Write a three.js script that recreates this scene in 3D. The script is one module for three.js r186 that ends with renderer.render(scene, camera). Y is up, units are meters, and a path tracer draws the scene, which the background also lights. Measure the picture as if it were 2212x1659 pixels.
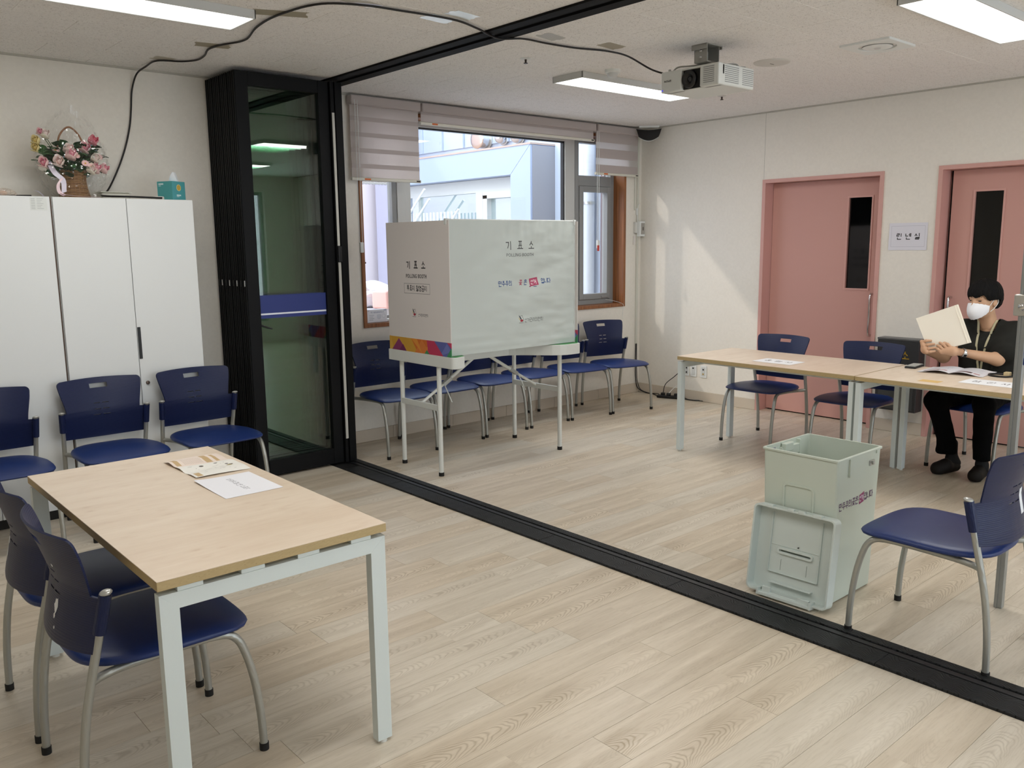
import * as THREE from 'three';
import { mergeGeometries, toCreasedNormals } from 'three/addons/utils/BufferGeometryUtils.js';
import { RoundedBoxGeometry } from 'three/addons/geometries/RoundedBoxGeometry.js';
import { RectAreaLightUniformsLib } from 'three/addons/lights/RectAreaLightUniformsLib.js';

// ---------- camera, sky, lamps, exposure ----------
const scene = new THREE.Scene();
const camera = new THREE.PerspectiveCamera(48.495, 2212 / 1659, 0.05, 100);
camera.position.set(-6.933, 1.5777, 5.8783);
camera.rotation.set(-0.1634, -0.7181, -0.0114, 'YXZ');
const renderer = new THREE.WebGLRenderer({ antialias: true });
renderer.toneMapping = THREE.LinearToneMapping;
renderer.toneMappingExposure = 1.0;
renderer.shadowMap.enabled = true;
RectAreaLightUniformsLib.init();
scene.background = new THREE.Color().setRGB(0.8, 0.9, 1.0);   // bright hazy daylight
scene.backgroundIntensity = 4.2;
const PANEL_LIGHT = 16, PANEL_COLOR = new THREE.Color().setRGB(1.0, 0.985, 0.95);
const sun = new THREE.DirectionalLight(new THREE.Color().setRGB(1, 0.9, 0.78), 0.75);   // low sun slanting in over the courtyard
sun.name = 'sun'; sun.position.set(-11, 9.5, -7.5); sun.target.position.set(-0.3, 1.7, 0.1); sun.castShadow = true; sun.shadow.radius = 3; sun.shadow.mapSize.set(2048, 2048);
Object.assign(sun.shadow.camera, { left: -9, right: 9, top: 8, bottom: -8, near: 1, far: 30 }); scene.add(sun, sun.target);
const H = 2.711;                                                 // ceiling height
const ROOM = { x0: -8.6, x1: 0, z0: 0, z1: 8.4 };

// ---------- helpers ----------
function rng(seed) { let s = seed >>> 0; return () => { s = (s + 0x6d2b79f5) | 0; let t = Math.imul(s ^ (s >>> 15), 1 | s); t = (t + Math.imul(t ^ (t >>> 7), 61 | t)) ^ t; return ((t ^ (t >>> 14)) >>> 0) / 4294967296; }; }
const V = (x, y, z) => new THREE.Vector3(x, y, z);
const clamp = (v, a, b) => Math.min(b, Math.max(a, v));
const lerp = (a, b, t) => a + (b - a) * t;
const smooth = (a, b, x) => { const t = clamp((x - a) / (b - a), 0, 1); return t * t * (3 - 2 * t); };
const taken = {};
function numbered(n) { const k = taken[n] = (taken[n] ?? -1) + 1; return k ? n + '_' + String(k).padStart(3, '0') : n; }
function mat(color, roughness = 0.6, more = {}) { return new THREE.MeshPhysicalMaterial({ color: new THREE.Color(color), roughness, ...more }); }
function part(name, geo, material, parent, label) {
  const m = new THREE.Mesh(Array.isArray(geo) ? merge(geo) : geo, material);
  m.name = name; m.castShadow = m.receiveShadow = true;
  if (label) m.userData.label = label;
  (parent || scene).add(m);
  return m;
}
function tag(o, label, category, group) { o.userData.label = label; o.userData.category = category; if (group) o.userData.group = group; return o; }
function thing(name, label, category, pos = [0, 0, 0], turn = 0, group) {
  const o = new THREE.Group(); o.name = numbered(name); scene.add(o);
  o.position.set(...pos); o.rotation.y = turn;
  return tag(o, label, category, group);
}
function solo(name, geo, material, label, category, group) { return tag(part(numbered(name), geo, material, scene), label, category, group); }
function struct(name, geo, material, parent) { const m = part(name, geo, material, parent); if (!parent) m.userData.kind = 'structure'; return m; }
function structGroup(name, pos = [0, 0, 0]) { const g = new THREE.Group(); g.name = name; g.position.set(...pos); g.userData.kind = 'structure'; scene.add(g); return g; }
function copyThing(o, pos, turn, label) { const c = o.clone(); c.userData = { ...o.userData, label }; c.name = numbered(o.name.replace(/_\d{3}$/, '')); c.position.set(...pos); c.rotation.y = turn; scene.add(c); return c; }

function merge(list) {
  const out = list.map((g) => {
    let q = g.index ? g.toNonIndexed() : g;
    for (const k of Object.keys(q.attributes)) if (!['position', 'normal', 'uv'].includes(k)) q.deleteAttribute(k);
    if (!q.attributes.normal) q.computeVertexNormals();
    if (!q.attributes.uv) q.setAttribute('uv', new THREE.BufferAttribute(new Float32Array(q.attributes.position.count * 2), 2));
    q.groups = []; q.morphAttributes = {};
    return q;
  });
  return out.length === 1 ? out[0] : mergeGeometries(out, false);
}
// box given by its corners; uv in metres along the face axes
function bx(x0, x1, y0, y1, z0, z1) {
  const g = new THREE.BoxGeometry(Math.abs(x1 - x0), Math.abs(y1 - y0), Math.abs(z1 - z0));
  g.translate((x0 + x1) / 2, (y0 + y1) / 2, (z0 + z1) / 2);
  return boxUV(g);
}
function rb(x0, x1, y0, y1, z0, z1, r = 0.004, seg = 2) {
  const w = Math.abs(x1 - x0), h = Math.abs(y1 - y0), d = Math.abs(z1 - z0);
  const g = new RoundedBoxGeometry(w, h, d, seg, Math.min(r, w / 2.01, h / 2.01, d / 2.01));
  g.translate((x0 + x1) / 2, (y0 + y1) / 2, (z0 + z1) / 2);
  return boxUV(g);
}
function boxUV(g, du = 0, dv = 0) {
  const p = g.attributes.position, n = g.attributes.normal, uv = new Float32Array(p.count * 2);
  for (let i = 0; i < p.count; i++) {
    const ax = Math.abs(n.getX(i)), ay = Math.abs(n.getY(i)), az = Math.abs(n.getZ(i));
    let u, v;
    if (ay >= ax && ay >= az) { u = p.getX(i); v = -p.getZ(i); } else if (ax >= az) { u = p.getZ(i); v = p.getY(i); } else { u = p.getX(i); v = p.getY(i); }
    uv[i * 2] = u + du; uv[i * 2 + 1] = v + dv;
  }
  g.setAttribute('uv', new THREE.BufferAttribute(uv, 2));
  return g;
}
// uv from a box in object space: u along axis a from a0 to a1, v along axis b
function planarUV(g, a, a0, a1, b, b0, b1) {
  const p = g.attributes.position, uv = new Float32Array(p.count * 2), get = (i, k) => (k === 'x' ? p.getX(i) : k === 'y' ? p.getY(i) : p.getZ(i));
  for (let i = 0; i < p.count; i++) { uv[i * 2] = (get(i, a) - a0) / (a1 - a0); uv[i * 2 + 1] = (get(i, b) - b0) / (b1 - b0); }
  g.setAttribute('uv', new THREE.BufferAttribute(uv, 2));
  return g;
}
// swept tube with rounded ends; radius may be a function of t
function tube(points, radius, { seg = 0, rad = 10, closed = false, curve = true, cap = true, flat = 1 } = {}) {
  const pts = points.map((p) => (Array.isArray(p) ? V(...p) : p));
  const path = curve && pts.length > 2 ? new THREE.CatmullRomCurve3(pts, closed, 'centripetal') : null;
  const n = seg || (path ? pts.length * 6 : pts.length - 1), centre = [], tang = [];
  for (let i = 0; i <= n; i++) {
    const t = i / n;
    if (path) { centre.push(path.getPoint(t)); tang.push(path.getTangent(t)); } else {
      const f = t * (pts.length - 1), k = Math.min(pts.length - 2, Math.floor(f)); centre.push(pts[k].clone().lerp(pts[k + 1], f - k));
      const a = pts[Math.max(0, Math.round(f) - 1)], b = pts[Math.min(pts.length - 1, Math.round(f) + 1)]; tang.push(b.clone().sub(a).normalize());
    }
  }
  const R = typeof radius === 'function' ? radius : () => radius;
  let nrm = Math.abs(tang[0].y) < 0.9 ? V(0, 1, 0) : V(1, 0, 0);
  const pos = [], uv = [], idx = []; let len = 0;
  nrm.sub(tang[0].clone().multiplyScalar(nrm.dot(tang[0]))).normalize();
  for (let i = 0; i <= n; i++) {
    nrm.sub(tang[i].clone().multiplyScalar(nrm.dot(tang[i]))).normalize();
    const bin = tang[i].clone().cross(nrm), r = R(i / n);
    if (i) len += centre[i].distanceTo(centre[i - 1]);
    for (let j = 0; j <= rad; j++) {
      const a = j / rad * Math.PI * 2, c = Math.cos(a) * r, s = Math.sin(a) * r * flat;
      pos.push(centre[i].x + nrm.x * c + bin.x * s, centre[i].y + nrm.y * c + bin.y * s, centre[i].z + nrm.z * c + bin.z * s); uv.push(len, j / rad * Math.PI * 2 * r);
    }
  }
  for (let i = 0; i < n; i++) for (let j = 0; j < rad; j++) { const a = i * (rad + 1) + j, b = a + rad + 1; idx.push(a, a + 1, b, b, a + 1, b + 1); }
  if (cap && !closed) for (const [i, flip] of [[0, 1], [n, 0]]) {
    const c = pos.length / 3; pos.push(centre[i].x, centre[i].y, centre[i].z); uv.push(0, 0);
    for (let j = 0; j < rad; j++) { const a = i * (rad + 1) + j; flip ? idx.push(c, a + 1, a) : idx.push(c, a, a + 1); }
  }
  const g = new THREE.BufferGeometry();
  g.setAttribute('position', new THREE.Float32BufferAttribute(pos, 3)); g.setAttribute('uv', new THREE.Float32BufferAttribute(uv, 2)); g.setIndex(idx);
  return cap ? toCreasedNormals(g, 0.9) : (g.computeVertexNormals(), g);
}
function lathe(profile, seg = 28) { return new THREE.LatheGeometry(profile.map(([r, y]) => new THREE.Vector2(Math.max(r, 1e-5), y)), seg); }
function cyl(r0, r1, y0, y1, x = 0, z = 0, seg = 20) { const g = new THREE.CylinderGeometry(r1, r0, y1 - y0, seg); g.translate(x, (y0 + y1) / 2, z); return g; }
function shapeOf(pts) { const s = new THREE.Shape(); pts.forEach(([x, y], i) => (i ? s.lineTo(x, y) : s.moveTo(x, y))); s.closePath(); return s; }
function extrude(pts, depth, { bevel = 0, holes = [], seg = 1 } = {}) {
  const s = pts.isShape ? pts : shapeOf(pts);
  for (const h of holes) s.holes.push(new THREE.Path(h.map(([x, y]) => new THREE.Vector2(x, y))));
  return new THREE.ExtrudeGeometry(s, { depth, bevelEnabled: bevel > 0, bevelSize: bevel, bevelThickness: bevel, bevelSegments: seg, curveSegments: 10 });
}
function roundRect(x0, x1, y0, y1, r, n = 5) {
  const out = [];
  for (const [cx, cy, a0] of [[x1 - r, y1 - r, 0], [x0 + r, y1 - r, 90], [x0 + r, y0 + r, 180], [x1 - r, y0 + r, 270]])
    for (let i = 0; i <= n; i++) { const a = (a0 + 90 * i / n) * Math.PI / 180; out.push([cx + Math.cos(a) * r, cy + Math.sin(a) * r]); }
  return out;
}
// bent sheet with thickness on a grid; skip(i, j) leaves holes with real edges
function sheet(nu, nv, P, thick, skip = () => false, uvOf) {
  const grid = [];
  for (let j = 0; j <= nv; j++) for (let i = 0; i <= nu; i++) grid.push(P(i, j));
  const at = (i, j) => grid[j * (nu + 1) + i], back = [];
  for (let j = 0; j <= nv; j++) for (let i = 0; i <= nu; i++) {
    const a = at(Math.min(i + 1, nu), j).clone().sub(at(Math.max(i - 1, 0), j)), b = at(i, Math.min(j + 1, nv)).clone().sub(at(i, Math.max(j - 1, 0)));
    back.push(at(i, j).clone().sub(a.cross(b).normalize().multiplyScalar(thick)));
  }
  const pos = [], uv = [], fr = (i, j) => at(i, j), bk = (i, j) => back[j * (nu + 1) + i];
  const U = uvOf || ((i, j) => [i / nu, j / nv]);
  const tri = (...vs) => { for (const [p, i, j] of vs) { pos.push(p.x, p.y, p.z); uv.push(...U(i, j)); } };
  const quad = (a, b, c, d) => { tri(a, b, c); tri(a, c, d); };
  const gone = (i, j) => i < 0 || j < 0 || i >= nu || j >= nv || skip(i, j);
  for (let j = 0; j < nv; j++) for (let i = 0; i < nu; i++) {
    if (gone(i, j)) continue;
    const f = (a, b) => [fr(a, b), a, b], k = (a, b) => [bk(a, b), a, b];
    quad(f(i, j), f(i + 1, j), f(i + 1, j + 1), f(i, j + 1));
    quad(k(i, j + 1), k(i + 1, j + 1), k(i + 1, j), k(i, j));
    if (gone(i, j - 1)) quad(k(i, j), k(i + 1, j), f(i + 1, j), f(i, j));
    if (gone(i, j + 1)) quad(f(i, j + 1), f(i + 1, j + 1), k(i + 1, j + 1), k(i, j + 1));
    if (gone(i - 1, j)) quad(k(i, j), f(i, j), f(i, j + 1), k(i, j + 1));
    if (gone(i + 1, j)) quad(f(i + 1, j), k(i + 1, j), k(i + 1, j + 1), f(i + 1, j + 1));
  }
  const g = new THREE.BufferGeometry();
  g.setAttribute('position', new THREE.Float32BufferAttribute(pos, 3)); g.setAttribute('uv', new THREE.Float32BufferAttribute(uv, 2));
  return toCreasedNormals(g, 0.6);
}
function xf(g, { p = [0, 0, 0], r = [0, 0, 0], s = [1, 1, 1], order = 'XYZ' } = {}) {
  return g.applyMatrix4(new THREE.Matrix4().compose(V(...p), new THREE.Quaternion().setFromEuler(new THREE.Euler(...r, order)), V(...s)));
}

// ---------- noise and computed textures ----------
function valueNoise(seed) {
  const r = rng(seed), t = new Float32Array(65536); for (let i = 0; i < 65536; i++) t[i] = r();
  return (x, y, px = 256, py = 256) => {
    const xi = Math.floor(x), yi = Math.floor(y), fx = x - xi, fy = y - yi, ux = fx * fx * (3 - 2 * fx), uy = fy * fy * (3 - 2 * fy);
    const m = (a, n) => ((a % n) + n) % n, q = (a, b) => t[(m(b, py) * 256 + m(a, px)) & 65535];
    return lerp(lerp(q(xi, yi), q(xi + 1, yi), ux), lerp(q(xi, yi + 1), q(xi + 1, yi + 1), ux), uy);
  };
}
const N1 = valueNoise(11), N2 = valueNoise(29), N3 = valueNoise(47);
const fbm = (x, y, px, py, oct = 4, n = N1) => { let s = 0, a = 0.5, k = 1; for (let i = 0; i < oct; i++) { s += a * n(x * k, y * k, px * k, py * k); a *= 0.5; k *= 2; } return s / (1 - Math.pow(0.5, oct)); };
function dataTex(w, h, fn, { srgb = true, repeat, mirror } = {}) {
  const d = new Uint8Array(w * h * 4);
  for (let y = 0; y < h; y++) for (let x = 0; x < w; x++) {
    const c = fn(x / w, y / h, x, y), i = (y * w + x) * 4;
    if (typeof c === 'number') d[i] = d[i + 1] = d[i + 2] = clamp(c, 0, 255); else { d[i] = clamp(c[0], 0, 255); d[i + 1] = clamp(c[1], 0, 255); d[i + 2] = clamp(c[2], 0, 255); }
    d[i + 3] = 255;
  }
  const t = new THREE.DataTexture(d, w, h);
  t.magFilter = THREE.LinearFilter; t.minFilter = THREE.LinearMipmapLinearFilter; t.generateMipmaps = true;
  t.wrapS = t.wrapT = mirror ? THREE.MirroredRepeatWrapping : THREE.RepeatWrapping;
  if (srgb) t.colorSpace = THREE.SRGBColorSpace;
  if (repeat) t.repeat.set(...repeat);
  t.needsUpdate = true;
  return t;
}
function canvasTex(w, h, draw) {
  const c = document.createElement('canvas'); c.width = w; c.height = h;
  const x = c.getContext('2d'); draw(x, w, h);
  const t = new THREE.CanvasTexture(c); t.colorSpace = THREE.SRGBColorSpace; t.magFilter = THREE.LinearFilter; t.anisotropy = 8;
  return t;
}

// ---------- Korean lettering drawn as strokes ----------
const JAMO = (() => {
  const o = []; for (let i = 0; i <= 20; i++) o.push([0.5 + 0.5 * Math.cos(i / 10 * Math.PI), 0.5 + 0.5 * Math.sin(i / 10 * Math.PI)]);
  const sq = [[0, 0], [1, 0], [1, 1], [0, 1], [0, 0]], half = (s, k) => s.map((l) => l.map(([x, y]) => [x * 0.46 + k * 0.54, y]));
  const g = [[[0, 0.05], [1, 0.05], [0.95, 0.5], [0.6, 1]]], s = [[[0.5, 0], [0.45, 0.4], [0, 1]], [[0.48, 0.4], [1, 1]]], j = [[[0.05, 0.05], [0.95, 0.05]], [[0.5, 0.05], [0.45, 0.45], [0, 1]], [[0.48, 0.45], [1, 1]]];
  const c = {
    ㄱ: g, ㄴ: [[[0, 0], [0, 1], [1, 1]]], ㄷ: [[[1, 0], [0, 0], [0, 1], [1, 1]]], ㄹ: [[[0, 0], [1, 0], [1, 0.5], [0, 0.5], [0, 1], [1, 1]]], ㅁ: [sq],
    ㅂ: [[[0, 0], [0, 1], [1, 1], [1, 0]], [[0, 0.5], [1, 0.5]]], ㅅ: s, ㅇ: [o], ㅈ: j, ㅊ: [[[0.4, -0.15], [0.6, -0.15]], ...j.map((l) => l.map(([x, y]) => [x, 0.12 + y * 0.88]))],
    ㅋ: [...g, [[0, 0.5], [0.9, 0.45]]], ㅌ: [[[1, 0], [0, 0], [0, 1], [1, 1]], [[0, 0.5], [1, 0.5]]], ㅍ: [[[0, 0], [1, 0]], [[0, 1], [1, 1]], [[0.3, 0], [0.3, 1]], [[0.7, 0], [0.7, 1]]],
    ㅎ: [[[0.35, -0.1], [0.65, -0.1]], [[0, 0.18], [1, 0.18]], o.map(([x, y]) => [0.15 + x * 0.7, 0.38 + y * 0.62])],
  };
  for (const [d, b] of [['ㄲ', 'ㄱ'], ['ㄸ', 'ㄷ'], ['ㅃ', 'ㅂ'], ['ㅆ', 'ㅅ'], ['ㅉ', 'ㅈ']]) c[d] = [...half(c[b], 0), ...half(c[b], 1)];
  return c;
})();
const CHO = [...'ㄱㄲㄴㄷㄸㄹㅁㅂㅃㅅㅆㅇㅈㅉㅊㅋㅌㅍㅎ'], JONG = ['', ...'ㄱㄲ', 'ㄱㅅ', 'ㄴ', 'ㄴㅈ', 'ㄴㅎ', 'ㄷ', 'ㄹ', 'ㄹㄱ', 'ㄹㅁ', 'ㄹㅂ', 'ㄹㅅ', 'ㄹㅌ', 'ㄹㅍ', 'ㄹㅎ', 'ㅁ', 'ㅂ', 'ㅂㅅ', 'ㅅ', 'ㅆ', 'ㅇ', 'ㅈ', 'ㅊ', 'ㅋ', 'ㅌ', 'ㅍ', 'ㅎ'];
const VERT = { 0: 'a', 1: 'ai', 2: 'aa', 3: 'aai', 4: 'e', 5: 'ei', 6: 'ee', 7: 'eei', 20: 'i' }, HORI = { 8: 'o', 12: 'oo', 13: 'u', 17: 'uu', 18: '-' }, BOTH = { 9: ['o', 'a'], 10: ['o', 'ai'], 11: ['o', 'i'], 14: ['u', 'e'], 15: ['u', 'ei'], 16: ['u', 'i'], 19: ['-', 'i'] };
function hangulStrokes(ch) {
  const k = ch.charCodeAt(0) - 0xac00, l = Math.floor(k / 588), v = Math.floor(k % 588 / 28), f = JONG[k % 28], out = [];
  const put = (strokes, x0, x1, y0, y1) => { for (const s of strokes) out.push(s.map(([x, y]) => [x0 + x * (x1 - x0), y0 + y * (y1 - y0)])); };
  const top = f ? 0.58 : 1, vert = (kind, x0, x1, y1) => {
    const two = kind.endsWith('i') && kind !== 'i', w = x1 - x0, a = kind[0] === 'a', e = kind[0] === 'e', dbl = kind.startsWith('aa') || kind.startsWith('ee');
    const ys = dbl ? [0.34, 0.62] : [0.48], xm = two ? x0 + w * 0.45 : kind === 'i' ? x0 + w * 0.6 : a ? x0 + w * 0.35 : x0 + w * 0.8;
    out.push([[xm, 0], [xm, y1]]); if (two) out.push([[x1, 0], [x1, y1]]);
    if (a) for (const y of ys) out.push([[xm, y * y1], [two ? x1 : x1, y * y1]]);
    if (e) for (const y of ys) out.push([[x0 - 0.04, y * y1], [xm, y * y1]]);
  };
  const hori = (kind, x0, x1, yb, len) => {
    out.push([[x0, yb], [x1, yb]]); const xs = kind.length > 1 && kind !== '-' ? [0.32, 0.68] : [0.5];
    if (kind[0] === 'o') for (const x of xs) out.push([[lerp(x0, x1, x), yb - len], [lerp(x0, x1, x), yb]]);
    if (kind[0] === 'u') for (const x of xs) out.push([[lerp(x0, x1, x), yb], [lerp(x0, x1, x), yb + len]]);
  };
  const J = JAMO[CHO[l]];
  if (v in VERT) { put(J, 0.04, 0.5, 0.1 * top, 0.82 * top); vert(VERT[v], 0.62, 0.98, top); } else if (v in HORI) {
    const u = HORI[v][0] === 'u'; put(J, 0.2, 0.8, 0.02, (u ? 0.42 : 0.5) * top); hori(HORI[v], 0, 1, (u ? 0.6 : 0.86) * top, (u ? 0.38 : 0.26) * top);
  } else { put(J, 0.06, 0.52, 0.02, 0.46 * top); hori(BOTH[v][0], 0, 0.62, 0.82 * top, 0.24 * top); vert(BOTH[v][1], 0.72, 0.98, top); }
  if (f) { if (f.length === 1) put(JAMO[f], 0.18, 0.86, 0.7, 1); else { put(JAMO[f[0]], 0.1, 0.45, 0.7, 1); put(JAMO[f[1]], 0.55, 0.9, 0.7, 1); } }
  return out;
}
// text centred on x, its top at y; latin letters use the canvas font
function write(c, text, x, y, size, { weight = 0.1, color = '#222', gap = 0.14, narrow = 0.9, font = 'bold' } = {}) {
  c.strokeStyle = c.fillStyle = color; c.lineWidth = size * weight; c.lineCap = 'butt'; c.lineJoin = 'miter';
  const adv = (ch) => (ch === ' ' ? 0.35 : /[가-힣]/.test(ch) ? narrow + gap : 0.6), total = [...text].reduce((a, ch) => a + adv(ch), 0) - gap;
  let px = x - total * size / 2;
  for (const ch of text) {
    if (/[가-힣]/.test(ch)) for (const s of hangulStrokes(ch)) { c.beginPath(); s.forEach(([a, b], i) => (i ? c.lineTo(px + a * size * narrow, y + b * size) : c.moveTo(px + a * size * narrow, y + b * size))); c.stroke(); }
    px += adv(ch) * size;
  }
}
function latin(c, text, x, y, size, { color = '#222', stretch = 1, bold = true } = {}) {
  c.save(); c.fillStyle = color; c.textAlign = 'center'; c.textBaseline = 'alphabetic'; c.font = (bold ? 'bold ' : '') + size + 'px sans-serif'; c.translate(x, y); c.scale(stretch, 1); c.fillText(text, 0, 0); c.restore();
}

// ---------- materials ----------
const wallTex = dataTex(512, 512, (u, v) => { const n = fbm(u * 64, v * 64, 64, 64, 3), m = fbm(u * 4, v * 4, 4, 4, 3, N2); return [233 + (n - 0.5) * 6 + (m - 0.5) * 3, 228 + (n - 0.5) * 6 + (m - 0.5) * 3, 218 + (n - 0.5) * 6 + (m - 0.5) * 4]; }, { repeat: [0.9, 0.9] });
const wallBump = dataTex(512, 512, (u, v) => 255 * fbm(u * 96, v * 128, 96, 128, 3, N3), { srgb: false, repeat: [1.6, 1.6] });
const M = {
  wall: new THREE.MeshPhysicalMaterial({ map: wallTex, roughness: 0.75, bumpMap: wallBump, bumpScale: 0.0004 }),
  white: mat('#e4e7e5', 0.45), whiteMetal: mat('#d4dddc', 0.4), black: mat('#0c0d10', 0.45), blackMatte: mat('#08080a', 0.8), rubber: mat('#0a0a0b', 0.7),
  steel: mat('#b9bbb9', 0.32, { metalness: 0.85 }), alu: mat('#b4b7b5', 0.42, { metalness: 0.7 }), chrome: mat('#d9d9d9', 0.15, { metalness: 1 }),
  chairTube: mat('#a9aaa4', 0.38, { metalness: 0.6 }), cabinet: mat('#dfe2e2', 0.38), gapBrown: mat('#6a584c', 0.8),
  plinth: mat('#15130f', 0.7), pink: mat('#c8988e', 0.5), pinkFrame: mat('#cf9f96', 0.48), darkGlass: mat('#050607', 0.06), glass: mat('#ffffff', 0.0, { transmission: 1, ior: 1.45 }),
  winGrey: mat('#8f9191', 0.5), winWhite: mat('#c9cbc9', 0.5), baseboard: mat('#cbbfae', 0.5), paper: mat('#eef0f3', 0.75), partition: mat('#08090b', 0.5, { specularIntensity: 0.35 }),
};
// oak laminate, six plank strips stacked in v
const PLANK = (() => {
  const W = 2048, Hh = 1024, rows = 6, rnd = rng(5), cfg = [];
  for (let i = 0; i < rows; i++) cfg.push({ vc: 0.25 + rnd() * 0.5, q: 6 + rnd() * 10, s: rnd() < 0.5 ? 1 : -1, tone: (rnd() - 0.5) * 9, warm: (rnd() - 0.5) * 7, cathedral: [0.75, 0.25, 0.9, 0.1, 0.65, 0.35][i], o: rnd() * 100 });
  const line = (u, v, i) => {
    const c = cfg[i], w = fbm(u * 8 + c.o, v * 2, 256, 256, 3, N2) - 0.5, vv = v - c.vc + w * 0.28;
    const arch = u * 40 * c.s + c.q * 9 * vv * vv + (fbm(u * 16, v * 5 + c.o, 256, 256, 2, N3) - 0.5) * 2.4;
    const rings = Math.pow(0.5 + 0.5 * Math.sin(arch * 6.283), 3), zone = (0.25 + 0.75 * smooth(0.35, 0.65, fbm(u * 5 + c.o, v * 1.5, 256, 256, 2))) * c.cathedral * smooth(0.5, 0.12, Math.abs(vv));
    const fine = fbm(u * 30 + c.o, v * 60, 256, 256, 3, N1) - 0.5, streak = fbm(u * 4 + c.o, v * 7, 256, 256, 3, N3) - 0.5;
    return { rings: rings * zone, fine, streak, c };
  };
  const map = dataTex(W, Hh, (u, v) => {
    const f = v * rows, i = Math.min(rows - 1, Math.floor(f)), g = line(u, f - i, i), d = -g.rings * 30 - Math.max(0, -g.fine) * 26 + g.streak * 30 + g.c.tone;
    return [208 + d * 0.95 + g.c.warm * 0.7, 196 + d, 177 + d * 1.06 - g.c.warm * 0.7];
  });
  const rough = dataTex(1024, 512, (u, v) => { const f = v * rows, i = Math.min(rows - 1, Math.floor(f)), g = line(u, f - i, i); return 88 + g.rings * 36 - g.fine * 44; }, { srgb: false });
  return { mat: new THREE.MeshPhysicalMaterial({ map, roughnessMap: rough, roughness: 1, bumpMap: rough, bumpScale: 0.0003 }), rows };
})();
// mineral-fibre ceiling tile 0.6 x 0.3 m
const TILE = (() => {
  const W = 1024, Hh = 512, h = new Float32Array(W * Hh), rnd = rng(77);
  for (let k = 0; k < 900; k++) {
    let x = rnd() * W, y = rnd() * Hh, a = rnd() * 6.28; const n = 3 + Math.floor(rnd() * 14), dep = 0.35 + rnd() * 0.65, wdt = rnd() < 0.3 ? 2 : 1;
    for (let i = 0; i < n; i++) { a += (rnd() - 0.5) * 0.9; x += Math.cos(a) * 1.6; y += Math.sin(a) * 1.2; for (let dy = 0; dy < wdt; dy++) for (let dx = 0; dx < wdt + 1; dx++) { const q = ((Math.round(y + dy) + Hh) % Hh) * W + (Math.round(x + dx) + W) % W; h[q] = Math.max(h[q], dep); } }
  }
  const map = dataTex(W, Hh, (u, v, x, y) => { const k = h[y * W + x], n = fbm(u * 128, v * 64, 128, 64, 2); return [238 - k * 95 + (n - 0.5) * 12, 235 - k * 98 + (n - 0.5) * 12, 232 - k * 98 + (n - 0.5) * 12]; });
  return new THREE.MeshPhysicalMaterial({ map, roughness: 0.9 });
})();
const birch = dataTex(1024, 1024, (u, v) => {
  const s = fbm(u * 6, v * 40, 6, 40, 4) - 0.5, f = fbm(u * 20, v * 200, 20, 200, 2, N2) - 0.5, b = fbm(u * 3, v * 6, 3, 6, 3, N3) - 0.5, k = Math.pow(fbm(u * 24, v * 48, 24, 48, 2, N2), 6) * 30;
  const d = s * 20 + f * 8 + b * 14 - k; return [229 + d * 0.6, 211 + d * 0.75, 190 + d * 0.85];
}, { repeat: [0.7, 0.7] });
const plyTex = dataTex(512, 64, (u, v) => { const l = 0.5 + 0.5 * Math.sin(v * 6.283 * 9 + (fbm(u * 10, v * 2, 10, 2, 2) - 0.5) * 1.2), n = fbm(u * 60, v * 12, 60, 12, 3, N2), k = n > 0.7 ? -45 * (n - 0.7) / 0.3 : 0; return [187 - l * 24 + n * 14 + k, 166 - l * 26 + n * 14 + k, 122 - l * 26 + n * 14 + k]; }, { repeat: [1.5, 33.3] });
const woodTex = dataTex(512, 512, (u, v) => { const s = fbm(u * 40, v * 3, 40, 3, 4) - 0.5, f = fbm(u * 160, v * 8, 160, 8, 2, N2) - 0.5; const d = s * 60 + f * 24; return [142 + d, 90 + d * 0.75, 52 + d * 0.5]; }, { repeat: [2.5, 1] });
M.tableTop = new THREE.MeshPhysicalMaterial({ map: birch, roughness: 0.34 });
M.ply = new THREE.MeshPhysicalMaterial({ map: plyTex, roughness: 0.55 });
M.wood = new THREE.MeshPhysicalMaterial({ map: woodTex, roughness: 0.42 });
// black rubber cover with raised wavy lines
const waveTex = dataTex(1024, 128, (u, v) => {
  const w = Math.sin(u * 6.283 * 7) * 0.9 + (fbm(u * 12, v * 2, 12, 2, 2) - 0.5) * 3, l = Math.abs(((v * 9 + w) % 1 + 1) % 1 - 0.5); return l < 0.1 ? 0 : 200;
}, { srgb: false, repeat: [1, 9] });
const waveCol = dataTex(1024, 128, (u, v) => { const w = Math.sin(u * 6.283 * 7) * 0.9 + (fbm(u * 12, v * 2, 12, 2, 2) - 0.5) * 3, l = Math.abs(((v * 9 + w) % 1 + 1) % 1 - 0.5), n = fbm(u * 80, v * 12, 80, 12, 2, N3); const d = (l < 0.13 ? 3 : 30) + n * 9; return [d, d + 2, d + 4]; }, { repeat: [1, 9] });
M.trackCover = new THREE.MeshPhysicalMaterial({ map: waveCol, bumpMap: waveTex, bumpScale: 0.003, roughness: 0.5, specularIntensity: 0.6 });

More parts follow.
